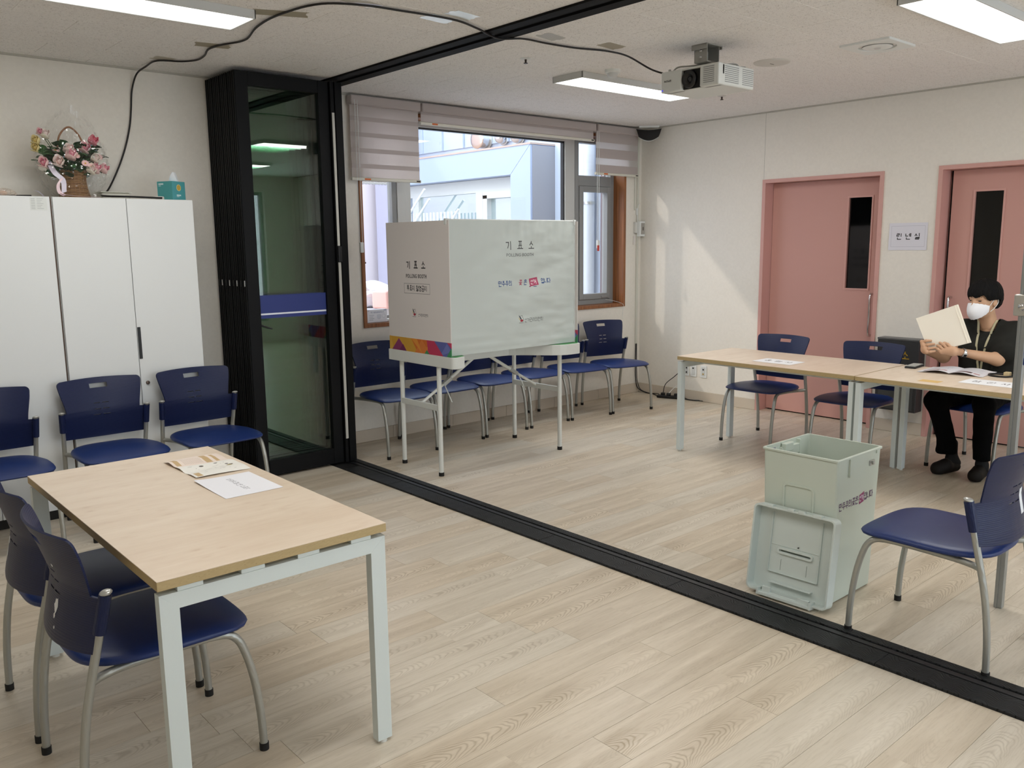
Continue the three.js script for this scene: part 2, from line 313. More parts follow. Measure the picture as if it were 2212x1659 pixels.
// ---------- room shell ----------
const wT = 0.25;
const WIN = { x0: -3.36, x1: -0.245, y0: 0.925, y1: 2.62 };
{
  const g = structGroup('wall_back');
  part('wall_panel', bx(ROOM.x0 - wT, WIN.x0, -0.1, H + 0.1, -wT, 0), M.wall, g); part('wall_panel', bx(WIN.x1, wT, -0.1, H + 0.1, -wT, 0), M.wall, g);
  part('wall_panel', bx(WIN.x0, WIN.x1, -0.1, WIN.y0, -wT, 0), M.wall, g); part('wall_panel', bx(WIN.x0, WIN.x1, WIN.y1, H + 0.1, -wT, 0), M.wall, g);
}
const D1 = { z0: 1.433, z1: 2.55, y1: 2.12 }, D2 = { z0: 2.979, z1: 4.1, y1: 2.13 };
{
  const g = structGroup('wall_right'), W = (z0, z1, y0, y1) => part('wall_panel', bx(0, wT, y0, y1, z0, z1), M.wall, g);
  W(-wT, D1.z0, -0.1, H + 0.1); W(D1.z0, D1.z1, D1.y1, H + 0.1); W(D1.z1, D2.z0, -0.1, H + 0.1); W(D2.z0, D2.z1, D2.y1, H + 0.1); W(D2.z1, ROOM.z1 + wT, -0.1, H + 0.1);
  part('wallpaper_seam', bx(-0.0006, 0.001, D1.y1 + 0.005, H - 0.01, 1.437, 1.4395), mat('#a39f94', 0.8), g);
}
{ const g = structGroup('wall_left'); part('wall_panel', bx(ROOM.x0 - wT, ROOM.x0, -0.1, H + 0.1, 0, ROOM.z1), M.wall, g); }
const FW = [[-5.35, -3.15], [-2.75, -0.6]], FWY = [0.35, 2.45];   // glazed front of the room, behind the photographer
{
  const g = structGroup('wall_front'), xs = [ROOM.x0 - wT, ...FW.flat(), wT], W = (a, b, y0, y1) => part('wall_panel', bx(a, b, y0, y1, ROOM.z1, ROOM.z1 + wT), M.wall, g);
  for (let i = 0; i < xs.length; i += 2) W(xs[i], xs[i + 1], -0.1, H + 0.1);
  FW.forEach(([a, b], i) => {
    W(a, b, -0.1, FWY[0]); W(a, b, FWY[1], H + 0.1);
    const w = structGroup('window_' + (i + 4)), m = (a + b) / 2, z0 = ROOM.z1 + 0.08, z1 = ROOM.z1 + 0.14;
    part('window_frame', [bx(a, b, FWY[0], FWY[0] + 0.05, z0, z1), bx(a, b, FWY[1] - 0.05, FWY[1], z0, z1), bx(a, a + 0.05, FWY[0], FWY[1], z0, z1), bx(b - 0.05, b, FWY[0], FWY[1], z0, z1), bx(m - 0.03, m + 0.03, FWY[0], FWY[1], z0, z1)], M.winGrey, w);
    part('pane', bx(a + 0.05, m - 0.03, FWY[0] + 0.05, FWY[1] - 0.05, z0 + 0.027, z0 + 0.033), M.glass, w); part('pane', bx(m + 0.03, b - 0.05, FWY[0] + 0.05, FWY[1] - 0.05, z0 + 0.027, z0 + 0.033), M.glass, w);
  });
}
const inView = (() => {   // which floor and ceiling pieces the photograph shows
  camera.updateMatrixWorld(); const pm = new THREE.Matrix4().multiplyMatrices(camera.projectionMatrix, camera.matrixWorldInverse);
  return (x0, x1, y, z0, z1) => { for (let i = 0; i <= 4; i++) for (let j = 0; j <= 4; j++) { const p = V(lerp(x0, x1, i / 4), y, lerp(z0, z1, j / 4)), d = p.clone().applyMatrix4(camera.matrixWorldInverse); if (d.z > -0.1) continue; p.applyMatrix4(pm); if (Math.abs(p.x) < 1.08 && Math.abs(p.y) < 1.08) return true; } return false; };
})();
// floor: boards 0.1665 m wide laid along x, either side of the track
const TR = { x0: -3.962, x1: -3.745, groove0: -3.842, groove1: -3.828 };
{
  const g = structGroup('floor'); part('subfloor', bx(ROOM.x0 - wT, wT, -0.12, -0.012, -wT, ROOM.z1 + wT), mat('#3d3832', 0.9), g);
  const w = 0.1665, L = 1.22, rnd = rng(31), rest = [], cache = {}, known = { 20: -4.708, 22: -5.165, 23: -4.457, 25: -5.079 }, z00 = 3.3 - 20 * w;
  const board = (x0, x1, z0, z1, v, off) => {
    const b = new THREE.BoxGeometry(x1 - x0 - 0.0012, 0.012, z1 - z0 - 0.0012).toNonIndexed(), p = b.attributes.position, uv = b.attributes.uv, e = 0.0009;
    for (let i = 0; i < p.count; i++) uv.setXY(i, off + (p.getX(i) + (x1 - x0) / 2) / 1.3, (v + 0.06 + 0.88 * clamp((p.getZ(i) + w / 2) / w, 0, 1)) / PLANK.rows);
    b.translate(0, -0.006, 0); return b;
  };
  for (let r = -1; r < 52; r++) {
    const z0 = Math.max(0, z00 + r * w), z1 = Math.min(ROOM.z1, z00 + (r + 1) * w); if (z1 - z0 < 0.02) continue;
    const start = known[r] ?? -9.5 + rnd() * L;
    for (const [a, b] of [[ROOM.x0, TR.x0], [TR.x1, 0]]) {
      let x = start - Math.ceil((start - a) / L) * L;
      for (; x < b; x += L) {
        const x0 = Math.max(a, x), x1 = Math.min(b, x + L); if (x1 - x0 < 0.03) continue;
        const v = Math.floor(rnd() * PLANK.rows), off = Math.floor(rnd() * 4) / 4, key = [(x1 - x0).toFixed(3), (z1 - z0).toFixed(3), v, off].join();
        const geo = cache[key] ??= board(x0, x1, z0, z1, v, off), cx = (x0 + x1) / 2, cz = (z0 + z1) / 2;
        if (z0 < 5.7 && inView(x0, x1, 0, z0, z1)) { const m = part('plank', geo, PLANK.mat, g); m.position.set(cx, 0, cz); } else rest.push(geo.clone().translate(cx, 0, cz));
      }
    }
  }
  const m = part('more_planks', rest, PLANK.mat, g); m.userData.kind = 'stuff';
  // boards run on into the two door recesses
  const rec = [[D1.z0 + 0.03, D1.z1 - 0.03], [D2.z0 + 0.03, D2.z1 - 0.03]].map(([a, b]) => { const q = board(0, 0.14, a, b, 1, 0).translate(0.07, 0, (a + b) / 2); return q; });
  part('threshold_board', rec, PLANK.mat, g);
}
// ceiling: tiles 0.605 x 0.31, staggered row by row
{
  const g = structGroup('ceiling'); part('ceiling_slab', bx(ROOM.x0 - wT, wT, H + 0.014, H + 0.16, -wT, ROOM.z1 + wT), mat('#8d8a83', 0.9), g);
  const tw = 0.605, td = 0.3105, cache = {}, rest = [], rnd = rng(9);
  const tile = (w, d, o) => {
    const e = 0.0022, s = [[-w / 2, -d / 2], [w / 2, -d / 2], [w / 2, d / 2], [-w / 2, d / 2]], q = [[-w / 2 + e, -d / 2 + e], [w / 2 - e, -d / 2 + e], [w / 2 - e, d / 2 - e], [-w / 2 + e, d / 2 - e]], pos = [], uv = [];
    const P = (a, y) => { pos.push(a[0], y, a[1]); uv.push(o * 0.25 + (a[0] + w / 2) / tw, o * 0.31 + (a[1] + d / 2) / td); };
    for (const [a, b, c] of [[0, 1, 2], [0, 2, 3]]) { P(q[a], 0); P(q[b], 0); P(q[c], 0); }
    for (let k = 0; k < 4; k++) { const n = (k + 1) % 4; P(q[k], 0); P(s[k], 0.0018); P(s[n], 0.0018); P(q[k], 0); P(s[n], 0.0018); P(q[n], 0); P(s[k], 0.0018); P(s[k], 0.014); P(s[n], 0.014); P(s[k], 0.0018); P(s[n], 0.014); P(s[n], 0.0018); }
    const b = new THREE.BufferGeometry(); b.setAttribute('position', new THREE.Float32BufferAttribute(pos, 3)); b.setAttribute('uv', new THREE.Float32BufferAttribute(uv, 2)); b.computeVertexNormals(); return b;
  };
  for (let r = -1; r < 27; r++) {
    const z0 = Math.max(0, 0.1 + r * td), z1 = Math.min(ROOM.z1, 0.1 + (r + 1) * td); if (z1 - z0 < 0.02) continue;
    for (let k = -9; k < 9; k++) {
      const xa = -4.06 + (k + (r % 2 === 0 ? 0.5 : 0)) * tw, x0 = Math.max(ROOM.x0, xa), x1 = Math.min(0, xa + tw); if (x1 - x0 < 0.02) continue;
      const o = Math.floor(rnd() * 4), key = [(x1 - x0).toFixed(3), (z1 - z0).toFixed(3), o].join(), geo = cache[key] ??= tile(x1 - x0 - 0.0008, z1 - z0 - 0.0008, o), cx = (x0 + x1) / 2, cz = (z0 + z1) / 2;
      if (inView(x0, x1, H, z0, z1)) { const m = part('ceiling_tile', geo, TILE, g); m.position.set(cx, H, cz); } else rest.push(geo.clone().translate(cx, H, cz));
    }
  }
  const m = part('more_ceiling_tiles', rest, TILE, g); m.userData.kind = 'stuff';
}
// baseboards, in lengths
{
  const bb = (name, list) => { const g = structGroup(name); for (const b of list) part('board', rb(...b, 0.002, 1), M.baseboard, g); };
  const back = []; for (let x = -3.74; x < -0.02; x += 0.62) back.push([x + 0.001, Math.min(-0.013, x + 0.619), 0.001, 0.1, 0, 0.012]); for (let x = -8.6; x < -4.6; x += 1.2) back.push([x + 0.001, Math.min(-4.56, x + 1.199), 0.001, 0.1, 0, 0.012]);
  bb('baseboard_back', back);
  bb('baseboard_right', [[-0.012, 0, 0.001, 0.1, 0.012, 0.62], [-0.012, 0, 0.001, 0.1, 0.622, D1.z0 - 0.001], [-0.012, 0, 0.001, 0.1, D1.z1 + 0.001, D2.z0 - 0.001], [-0.012, 0, 0.001, 0.1, D2.z1 + 0.001, 6.2], [-0.012, 0, 0.001, 0.1, 6.202, ROOM.z1]]);
  bb('baseboard_left', [[ROOM.x0, ROOM.x0 + 0.012, 0.001, 0.1, 0.013, ROOM.z1]]);
}
{ const m = struct('trim_1', [bx(ROOM.x0, 0, H - 0.012, H, 0, 0.012), bx(-0.012, 0, H - 0.012, H, 0, ROOM.z1), bx(ROOM.x0, ROOM.x0 + 0.012, H - 0.012, H, 0, ROOM.z1)], mat('#b9b5aa', 0.7)); }

// ---------- doors ----------
function door(n, D, handleZ, glassZ, gapAt) {
  const g = structGroup('door_' + n), { z0, z1, y1 } = D, f = 0.032, dep = 0.12;
  part('door_frame', [bx(-0.012, dep + 0.045, 0, y1, z0, z0 + f), bx(-0.012, dep + 0.045, 0, y1, z1 - f, z1), bx(-0.012, dep + 0.045, y1 - f, y1, z0 + f, z1 - f)], M.pinkFrame, g);
  const a = z0 + f + (gapAt ? 0.028 : 0.003), b = z1 - f - 0.003, gy0 = 1.165, gy1 = 1.928, [ga, gb] = glassZ;
  const leaf = part('door_leaf', [bx(dep, dep + 0.04, 0.012, gy0, a, b), bx(dep, dep + 0.04, gy1, y1 - f - 0.003, a, b), bx(dep, dep + 0.04, gy0, gy1, a, ga), bx(dep, dep + 0.04, gy0, gy1, gb, b)], M.pink, g);
  part('glazing_bead', [bx(dep - 0.006, dep, gy0 - 0.014, gy0, ga - 0.014, gb + 0.014), bx(dep - 0.006, dep, gy1, gy1 + 0.014, ga - 0.014, gb + 0.014), bx(dep - 0.006, dep, gy0, gy1, ga - 0.014, ga), bx(dep - 0.006, dep, gy0, gy1, gb, gb + 0.014)], M.pinkFrame, leaf);
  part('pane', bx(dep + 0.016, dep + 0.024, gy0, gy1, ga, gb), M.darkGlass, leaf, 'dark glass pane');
  const hx = dep - 0.055; part('handle', tube([[dep, 1.12, handleZ], [hx + 0.012, 1.122, handleZ], [hx, 1.105, handleZ], [hx, 0.95, handleZ], [hx, 0.79, handleZ], [hx + 0.012, 0.773, handleZ], [dep, 0.775, handleZ]], 0.0105, { seg: 40 }), M.chrome, leaf, 'chrome bar handle');
  part('closing_wall', bx(dep + 0.046, wT, -0.1, y1, z0, z1), M.blackMatte, g);
}
door(1, D1, 2.455, [2.2, 2.4], false);
door(2, D2, 3.085, [3.21, 3.41], true);

// ---------- track of the folding partition ----------
{
  const g = structGroup('trim_2'), zs = [0.47, 1.02, 2.49, 3.35, 4.33, 5.6, 7.1, ROOM.z1];
  part('track_base', bx(TR.x0 + 0.002, TR.x1 - 0.002, -0.03, -0.002, 0.3, ROOM.z1), M.blackMatte, g);
  for (const [a, b, y] of [[TR.x0, TR.groove0, 0.011], [TR.groove1 + 0.034, TR.x1, 0.012]])
    zs.slice(0, -1).forEach((z, i) => { const sh = a === TR.x0 ? 0.19 : 0, c = rb(a, b, -0.002, y, Math.max(0.45, z + sh) + 0.0015, Math.min(ROOM.z1, zs[i + 1] + sh), 0.003, 2); const p = c.attributes.position, uv = c.attributes.uv; for (let k = 0; k < p.count; k++) uv.setXY(k, p.getZ(k) * 1.6, p.getX(k)); part('cover_strip', c, M.trackCover, g); });
  part('centre_strip', rb(TR.groove1, TR.groove1 + 0.028, -0.002, 0.008, 0.45, ROOM.z1, 0.002, 1), mat('#1c1d20', 0.42), g);
}
{
  const g = structGroup('trim_3'), x0 = -3.842, x1 = -3.648, y = H - 0.012;
  part('track_housing', [bx(x0, x0 + 0.05, y, H + 0.01, 0.05, ROOM.z1), bx(x0 + 0.053, x0 + 0.078, y + 0.003, H + 0.01, 0.05, ROOM.z1), bx(x1 - 0.08, x1, y, H + 0.01, 0.05, ROOM.z1), bx(x0, x1, H - 0.001, H + 0.012, 0.05, ROOM.z1)], mat('#070709', 0.75, { specularIntensity: 0.4 }), g);
}

// ---------- ceiling lamps: LED panels 1.25 x 0.29 m on the ceiling ----------
M.lampRim = mat('#c9cac8', 0.45);
M.lampGlow = mat('#ffffff', 0.6, { emissive: new THREE.Color().setRGB(1, 0.985, 0.96), emissiveIntensity: 2.2 });
function lamp(x0, x1, z0, z1, label) {
  const cx = (x0 + x1) / 2, cz = (z0 + z1) / 2, t = thing('ceiling_light', label, 'light', [cx, H - 0.042, cz], 0, 'LED panels on the ceiling');
  const w = (x1 - x0) / 2, d = (z1 - z0) / 2;
  part('housing', [rb(-w, w, 0, 0.042, -d, -d + 0.008, 0.002), rb(-w, w, 0, 0.042, d - 0.008, d, 0.002), rb(-w, -w + 0.008, 0, 0.042, -d, d, 0.002), rb(w - 0.008, w, 0, 0.042, -d, d, 0.002), bx(-w + 0.008, w - 0.008, 0.02, 0.042, -d + 0.008, d - 0.008)], M.lampRim, t);
  part('diffuser', rb(-w + 0.009, w - 0.009, 0.003, 0.019, -d + 0.009, d - 0.009, 0.003), M.lampGlow, t, 'glowing white diffuser');
  const l = new THREE.RectAreaLight(PANEL_COLOR, PANEL_LIGHT, w * 2 - 0.03, d * 2 - 0.03); l.name = 'lamp_light'; l.position.set(0, -0.001, 0); l.rotation.x = -Math.PI / 2; l.castShadow = true; t.add(l);
}
lamp(-2.64, -1.36, 1.43, 1.715, 'white LED ceiling panel glowing beyond the projector, nearest the window');
lamp(-2.73, -1.45, 3.87, 4.155, 'white LED ceiling panel glowing beside the square air diffuser');
lamp(-6.25, -4.97, 1.48, 1.77, 'white LED ceiling panel glowing above the white cabinets');
lamp(-6.25, -4.97, 3.87, 4.155, 'white LED ceiling panel over the near table, above the frame');
lamp(-2.73, -1.45, 6.3, 6.585, 'white LED ceiling panel at the room front, right of the camera');
lamp(-6.25, -4.97, 6.3, 6.585, 'white LED ceiling panel at the room front, behind the camera');

// ---------- window in the back wall ----------
{
  const z0 = -0.2, z1 = -0.13, F = M.winGrey, FW2 = M.winWhite;
  const lining = structGroup('trim_4');   // wooden lining and casing
  const { x0, x1, y0, y1 } = WIN;
  part('lining_board', rb(x0, x0 + 0.03, y0, y1, -wT + 0.02, 0.014, 0.002), M.wood, lining); part('lining_board', rb(x1 - 0.03, x1, y0, y1, -wT + 0.02, 0.014, 0.002), M.wood, lining);
  part('sill_board', rb(x0 + 0.03, x1 - 0.03, y0, y0 + 0.032, -wT + 0.02, 0.014, 0.002), M.wood, lining); part('lining_board', rb(x0 + 0.03, x1 - 0.03, y1 - 0.03, y1, -wT + 0.02, 0.014, 0.002), M.wood, lining);
  const a = x0 + 0.03, b = x1 - 0.03, c = y0 + 0.032, d = y1 - 0.03;
  const ring = (X0, X1, Y0, Y1, w, Z0, Z1) => [rb(X0, X0 + w, Y0, Y1, Z0, Z1, 0.003), rb(X1 - w, X1, Y0, Y1, Z0, Z1, 0.003), rb(X0 + w, X1 - w, Y0, Y0 + w, Z0, Z1, 0.003), rb(X0 + w, X1 - w, Y1 - w, Y1, Z0, Z1, 0.003)];
  const w1 = structGroup('window_1');     // left casement
  part('window_frame', [...ring(a, -2.92, c, d, 0.045, z0, z1)], F, w1); part('pane', bx(a + 0.045, -2.965, c + 0.045, d - 0.045, -0.172, -0.166), M.glass, w1);
  part('handle', [rb(a + 0.012, a + 0.034, 1.395, 1.47, z1, z1 + 0.02, 0.005), rb(a + 0.016, a + 0.08, 1.43, 1.444, z1 + 0.018, z1 + 0.03, 0.004)], mat('#4a4440', 0.4), w1);
  const w2 = structGroup('window_2');     // big fixed light
  part('window_frame', [rb(-2.92, -2.84, c, d, z0, z1 + 0.01, 0.003), rb(-2.838, -2.78, c, d, z0, z1, 0.003), rb(-0.965, -0.835, c, d, z0, z1 - 0.005, 0.003), rb(-2.78, -0.965, c, c + 0.05, z0, z1, 0.003), rb(-2.78, -0.965, d - 0.05, d, z0, z1, 0.003)], FW2, w2);
  part('gasket', [bx(-0.977, -0.965, c + 0.05, d - 0.05, z0 + 0.01, z1 - 0.02), bx(-2.78, -0.965, d - 0.062, d - 0.05, z0 + 0.01, z1 - 0.02)], M.black, w2);
  part('pane', bx(-2.78, -0.97, c + 0.05, d - 0.05, -0.172, -0.166), M.glass, w2);
  const w3 = structGroup('window_3');     // right casement under a small fixed light
  part('window_frame', [...ring(-0.834, b, c, d, 0.05, z0, z1), rb(-0.784, b - 0.05, 2.13, 2.23, z0, z1, 0.003)], F, w3);
  part('pane', bx(-0.784, b - 0.05, 2.23, d - 0.05, -0.172, -0.166), M.glass, w3);
  const s = part('sash', ring(-0.782, b - 0.052, c + 0.052, 2.128, 0.055, z0 + 0.01, z1 + 0.012), F, w3);
  part('pane', bx(-0.727, b - 0.107, c + 0.107, 2.073, -0.172, -0.166), M.glass, s);
  part('latch', [rb(-0.47, -0.37, c + 0.06, c + 0.085, z1, z1 + 0.022, 0.006)], F, s);
  const cord = solo('pull_cord', tube([[-0.42, 1.0, -0.1], [-0.36, 0.985, -0.05], [-0.3, 0.96, 0.005], [-0.285, 0.945, 0.022], [-0.284, 0.88, 0.018], [-0.284, 0.8, 0.012]], 0.0016, { rad: 6 }), M.white, 'thin white cord hanging over the window sill', 'cord');
}
// zebra roller blinds
const fab = (c, t) => mat(c, 0.95, { transmission: t, side: THREE.DoubleSide });
M.blindA = fab('#e6dfdb', 0.68); M.blindB = fab('#cbc0bc', 0.3); M.blindSheer = mat('#efecea', 0.95, { transmission: 0.75 }); M.rail = mat('#dcd9cc', 0.4);
M.orange = mat('#d4672a', 0.6);
function blind(x0, x1, yb, label, bands) {
  const t = thing('roller_blind', label, 'blind', [x0, yb, 0.05], 0, 'zebra blinds at the window'), w = x1 - x0, top = H - 0.015 - yb;
  part('cassette', rb(0, w, top - 0.07, top, -0.035, 0.04, 0.012), M.blindB, t);
  for (const [y0, y1, k] of bands) part('fabric_band', bx(0.006, w - 0.006, y0, Math.min(y1, top - 0.06), -0.001 + (k === 1 ? 0.0012 : 0), 0.0008 + (k === 1 ? 0.0012 : 0)), k === 2 ? M.blindSheer : k === 1 ? M.blindB : M.blindA, t);
  const r = part('bottom_rail', tube([[0, 0.003, 0], [w, 0.003, 0]], 0.0135, { rad: 14, curve: false }), M.rail, t);
  part('rail_label', bx(0.11, 0.165, -0.004, 0.008, 0.0128, 0.0142), M.orange, r, 'small orange label'); part('rail_end_mark', bx(w - 0.045, w - 0.01, -0.002, 0.008, 0.0128, 0.0142), M.black, r);
  return t;
}
{
  const L = []; for (let k = 0, y = 0.0; y < 0.62; k++) { const h = k % 2 ? 0.032 : 0.085; L.push([y, y + h, k % 2]); y += h; }
  blind(-3.445, -2.805, 2.078, 'longest zebra blind, pulled low over the left window', L);
  blind(-2.79, -0.765, 2.54, 'widest zebra blind, rolled up to a narrow strip over the middle window', [[0, 0.07, 0], [0.07, 0.085, 1], [0.085, 0.15, 0]]);
  blind(-0.74, -0.115, 2.235, 'narrow zebra blind over the right window with see-through stripes', [[0, 0.088, 1], [0.088, 0.15, 2], [0.15, 0.24, 1], [0.24, 0.3, 2], [0.3, 0.42, 1]]);
}
function chain(x, y0, y1, z, label) {
  const t = thing('blind_chain', label, 'chain', [x, y0, z], 0, 'bead chains of the blinds');
  part('cord', [tube([[-0.012, 0.02, 0], [-0.012, y1 - y0, 0]], 0.0022, { rad: 6, curve: false }), tube([[0.012, 0.02, 0], [0.012, y1 - y0, 0]], 0.0022, { rad: 6, curve: false })], M.white, t);
  part('weight', [rb(-0.016, 0.016, -0.05, 0.03, -0.012, 0.012, 0.006)], M.white, t);
  if (x > -1) part('red_label', bx(-0.024, 0.006, -0.075, -0.02, 0.0125, 0.0135), mat('#c8453a', 0.6), t, 'red and white tag');
}
chain(-0.725, 1.57, 2.66, 0.075, 'white bead chain with red tag hanging before the right window');
chain(-3.405, 1.57, 2.66, 0.09, 'white bead chain hanging beside the left window, next to the black partition');

// ---------- outside: courtyard and the neighbouring wing ----------
M.cladding = mat('#b9c4d6', 0.42, { metalness: 0.25 }); M.frameBlue = mat('#a6b4cf', 0.45, { metalness: 0.2 }); M.sideGrey = mat('#8f9097', 0.5); M.pinkWall = mat('#d9cfd6', 0.8);
{
  solo('courtyard_paving', bx(-12, 6, -0.35, -0.25, -12, -0.3), mat('#b9b6b2', 0.85), 'pale paved courtyard outside the window', 'paving');
  const b = thing('neighbouring_wing', 'blue-grey metal-clad building wing seen through the big window', 'building', [0.1, -0.25, 0]);
  part('wall', bx(0.02, 0.3, 0, 5.2, -5.3, -0.3), M.cladding, b);
  let k = 0; for (const z of [-5.25, -4.85, -4.42, -3.968, -3.516, -3.059, -2.611, -2.179, -1.716, -1.26, -0.8, -0.34]) { if (k) part('cladding_panel', rb(0, 0.02, 3.05, 5.2, [-5.25, -4.85, -4.42, -3.968, -3.516, -3.059, -2.611, -2.179, -1.716, -1.26, -0.8, -0.34][k - 1] + 0.012, z - 0.012, 0.004), M.cladding, b); part('standing_seam', bx(-0.028, 0.02, 3.05, 5.2, z - 0.009, z + 0.009), M.cladding, b); k++; }
  // projecting frame round the wing's window: front at x = -0.3
  const Y = 0.25, fx = -0.4, za = -4.1, zb = -1.361, zi = -1.7, yt = 2.67 + Y, yi = 2.36 + Y;
  const tri = (pts, dx) => { const g = extrude(pts.map(([z, y]) => [-z, y]), dx); g.rotateY(Math.PI / 2); return g; };   // drawn in the z-y plane, extruded along +x
  part('window_surround', tri([[za, yt], [zb - 0.002, yt], [zi - 0.002, yi], [za, yi]], 0.4).translate(fx, 0, 0), M.frameBlue, b);
  part('window_surround', tri([[zb, yt - 0.004], [zb, 0.2], [zi, 0.2], [zi, yi - 0.004]], 0.4).translate(fx, 0, 0), M.frameBlue, b);
  part('surround_cap', bx(fx - 0.008, 0.05, yt, yt + 0.02, za, zb + 0.01), mat('#b49f95', 0.6), b);
  part('surround_side', bx(fx + 0.03, 0.02, 0.2, yt - 0.01, zb, zb + 0.006), M.sideGrey, b);
  const wx = fx + 0.17, wf = part('window_frame', [bx(wx, wx + 0.1, yi - 0.16, yi - 0.004, za, zi), bx(wx, wx + 0.1, 0.2, yi - 0.16, -3.92, -3.78), bx(wx, wx + 0.1, 0.2, yi - 0.16, -2.55, -2.42), bx(wx - 0.03, wx + 0.05, 0.2, yi - 0.2, -2.38, -2.3), bx(wx - 0.03, wx + 0.05, yi - 0.24, yi - 0.16, -2.38, zi), bx(wx - 0.03, wx + 0.05, 0.2, yi - 0.2, -1.78, zi)], M.winWhite, b);
  for (const [z0, z1] of [[-4.06, -3.92], [-3.78, -2.55], [-2.42, -1.78]]) part('pane', bx(wx + 0.04, wx + 0.046, 0.2, yi - 0.16, z0, z1), mat('#d5e2e4', 0.03, { metalness: 0.85 }), wf);
  part('inner_curtain', bx(wx + 0.12, wx + 0.13, 0.3, yi - 0.2, -4.05, -1.75), mat('#d8dce0', 0.8), b);
  part('pier', rb(fx - 0.02, 0.02, 0, 5.2, -4.55, za - 0.02, 0.004), mat('#a9a7bb', 0.6), b, 'plain lavender pier');
  part('return_wall', bx(-0.02, 0.02, 0, 3.05, zb + 0.006, -0.3), mat('#c4cfe0', 0.5), b);
  // slatted stair seen in the wing's big pane
  const st = thing('outdoor_stair', 'white slatted balustrade and stair rail outside the window', 'stair', [wx + 0.1 - 0.22, 0, 0]);
  for (let i = 0; i < 15; i++) part('baluster', bx(0, 0.014, i % 7 ? 0.9 : -0.25, 1.98, -3.68 + i * 0.075, -3.655 + i * 0.075), mat('#dfe4e6', 0.5), st);
  for (const [z0, y0, z1, y1] of [[-3.75, 1.9, -3.3, 2.28], [-3.1, 1.55, -2.6, 2.0], [-3.75, 1.7, -3.2, 2.15]]) part('hand_rail', tube([[-0.02, y0, z0], [-0.02, y1, z1]], 0.014, { rad: 8, curve: false }), mat('#e8ecee', 0.35), st);
  // exhaust vents on the cladding
  const vent = (z, y, r, len, label, hooded) => {
    const t = thing('exhaust_vent', label, 'vent', [0.1, y, z]);
    part('pipe', xf(lathe([[r, 0], [r, len * 0.75], [r * 0.98, len]], 26), { r: [0, 0, Math.PI / 2] }), M.chrome, t);
    if (hooded) part('hood', xf(new THREE.SphereGeometry(r * 1.02, 22, 14, 0, Math.PI * 2, 0, Math.PI * 0.5), { r: [0, 0, Math.PI / 2 + 0.35], p: [-len * 0.8, 0, 0] }), M.chrome, t);
    else part('cover', xf(lathe([[0, len + 0.012], [r * 0.6, len + 0.01], [r * 1.1, len], [r * 1.12, len - 0.02]], 26), { r: [0, 0, Math.PI / 2] }), mat('#d7c3b4', 0.25, { metalness: 0.9 }), t);
    part('flange', xf(lathe([[r, 0.001], [r * 1.25, 0.001], [r * 1.25, 0.008], [r, 0.008]], 26), { r: [0, 0, Math.PI / 2] }), M.steel, t);
  };
  vent(-2.62, 2.86, 0.105, 0.15, 'large round steel vent outside above the window surround', false);
  vent(-2.27, 2.85, 0.07, 0.07, 'small hooded steel vent outside, middle of three', true);
  vent(-1.98, 2.83, 0.07, 0.07, 'small hooded steel vent outside, nearest the right window', true);
  const dp = thing('drain_pipe', 'grey vertical drain pipe outside the right window', 'pipe', [0.0, -0.25, -0.74]);
  part('pipe', tube([[0, 0, 0], [0, 4.4, 0]], 0.062, { rad: 18, curve: false }), mat('#c3c9d2', 0.35), dp);
  part('clamp', [tube([[0, 2.24, 0], [0, 2.27, 0]], 0.067, { rad: 18, curve: false }), rb(-0.02, 0.12, 2.245, 2.265, -0.01, 0.01, 0.003)], M.steel, dp);
  const bt = thing('metal_bracket', 'dark slotted metal strip outside the right window', 'bracket', [-0.02, 0.9, -0.52]);
  part('strip', [bx(0, 0.02, 0, 1.6, -0.03, 0.03)], mat('#6d6064', 0.6), bt); for (let i = 0; i < 9; i++) part('clip', bx(-0.012, 0, 0.1 + i * 0.16, 0.15 + i * 0.16, 0.008, 0.022), M.white, bt);
  // left-hand view: pale wall, lavender pier, duct, clutter on a steel table
  solo('courtyard_end_wall', bx(-9, 0.1, -0.25, 4.2, -4.9, -4.7), M.pinkWall, 'pale pinkish wall closing the courtyard, beyond the left window', 'wall');
  const duct = thing('flexible_duct', 'short silver flexible duct outside the left window', 'duct', [-3.05, 2.14, -0.52]); part('wall_bracket', rb(-0.62, -0.56, -0.08, 0.08, -0.06, 0.268, 0.01), M.steel, duct);
  { const ptsD = []; for (let i = 0; i <= 60; i++) ptsD.push([0.05 + (i % 2 ? 0.004 : 0), -0.6 + i / 60 * 0.96]); part('hose', xf(lathe(ptsD, 20), { r: [0, 0, -Math.PI / 2] }), M.chrome, duct); part('end_ring', xf(lathe([[0.03, 0.35], [0.056, 0.35], [0.056, 0.375], [0.03, 0.375]], 20), { r: [0, 0, -Math.PI / 2] }), M.steel, duct); }
  const tb = thing('outdoor_table', 'grey steel work table standing outside the left window', 'table', [-2.62, -0.25, -1.0]);
  part('table_top', rb(-0.55, 0.16, 1.2, 1.26, -0.3, 0.3, 0.006), mat('#c9c7cc', 0.5), tb); part('drawer_box', bx(-0.5, 0.1, 1.02, 1.2, -0.25, 0.27), mat('#b8b3b8', 0.5), tb);
  for (const [x, z] of [[-0.5, -0.25], [0.1, -0.25], [-0.5, 0.25], [0.1, 0.25]]) part('leg', bx(x - 0.02, x + 0.02, 0, 1.2, z - 0.02, z + 0.02), M.alu, tb);
  const bag = solo('plastic_bundle', new THREE.IcosahedronGeometry(0.2, 4), mat('#eef0f6', 0.3, { clearcoat: 0.6 }), 'pale plastic-wrapped bundle on the outdoor steel table', 'bundle');
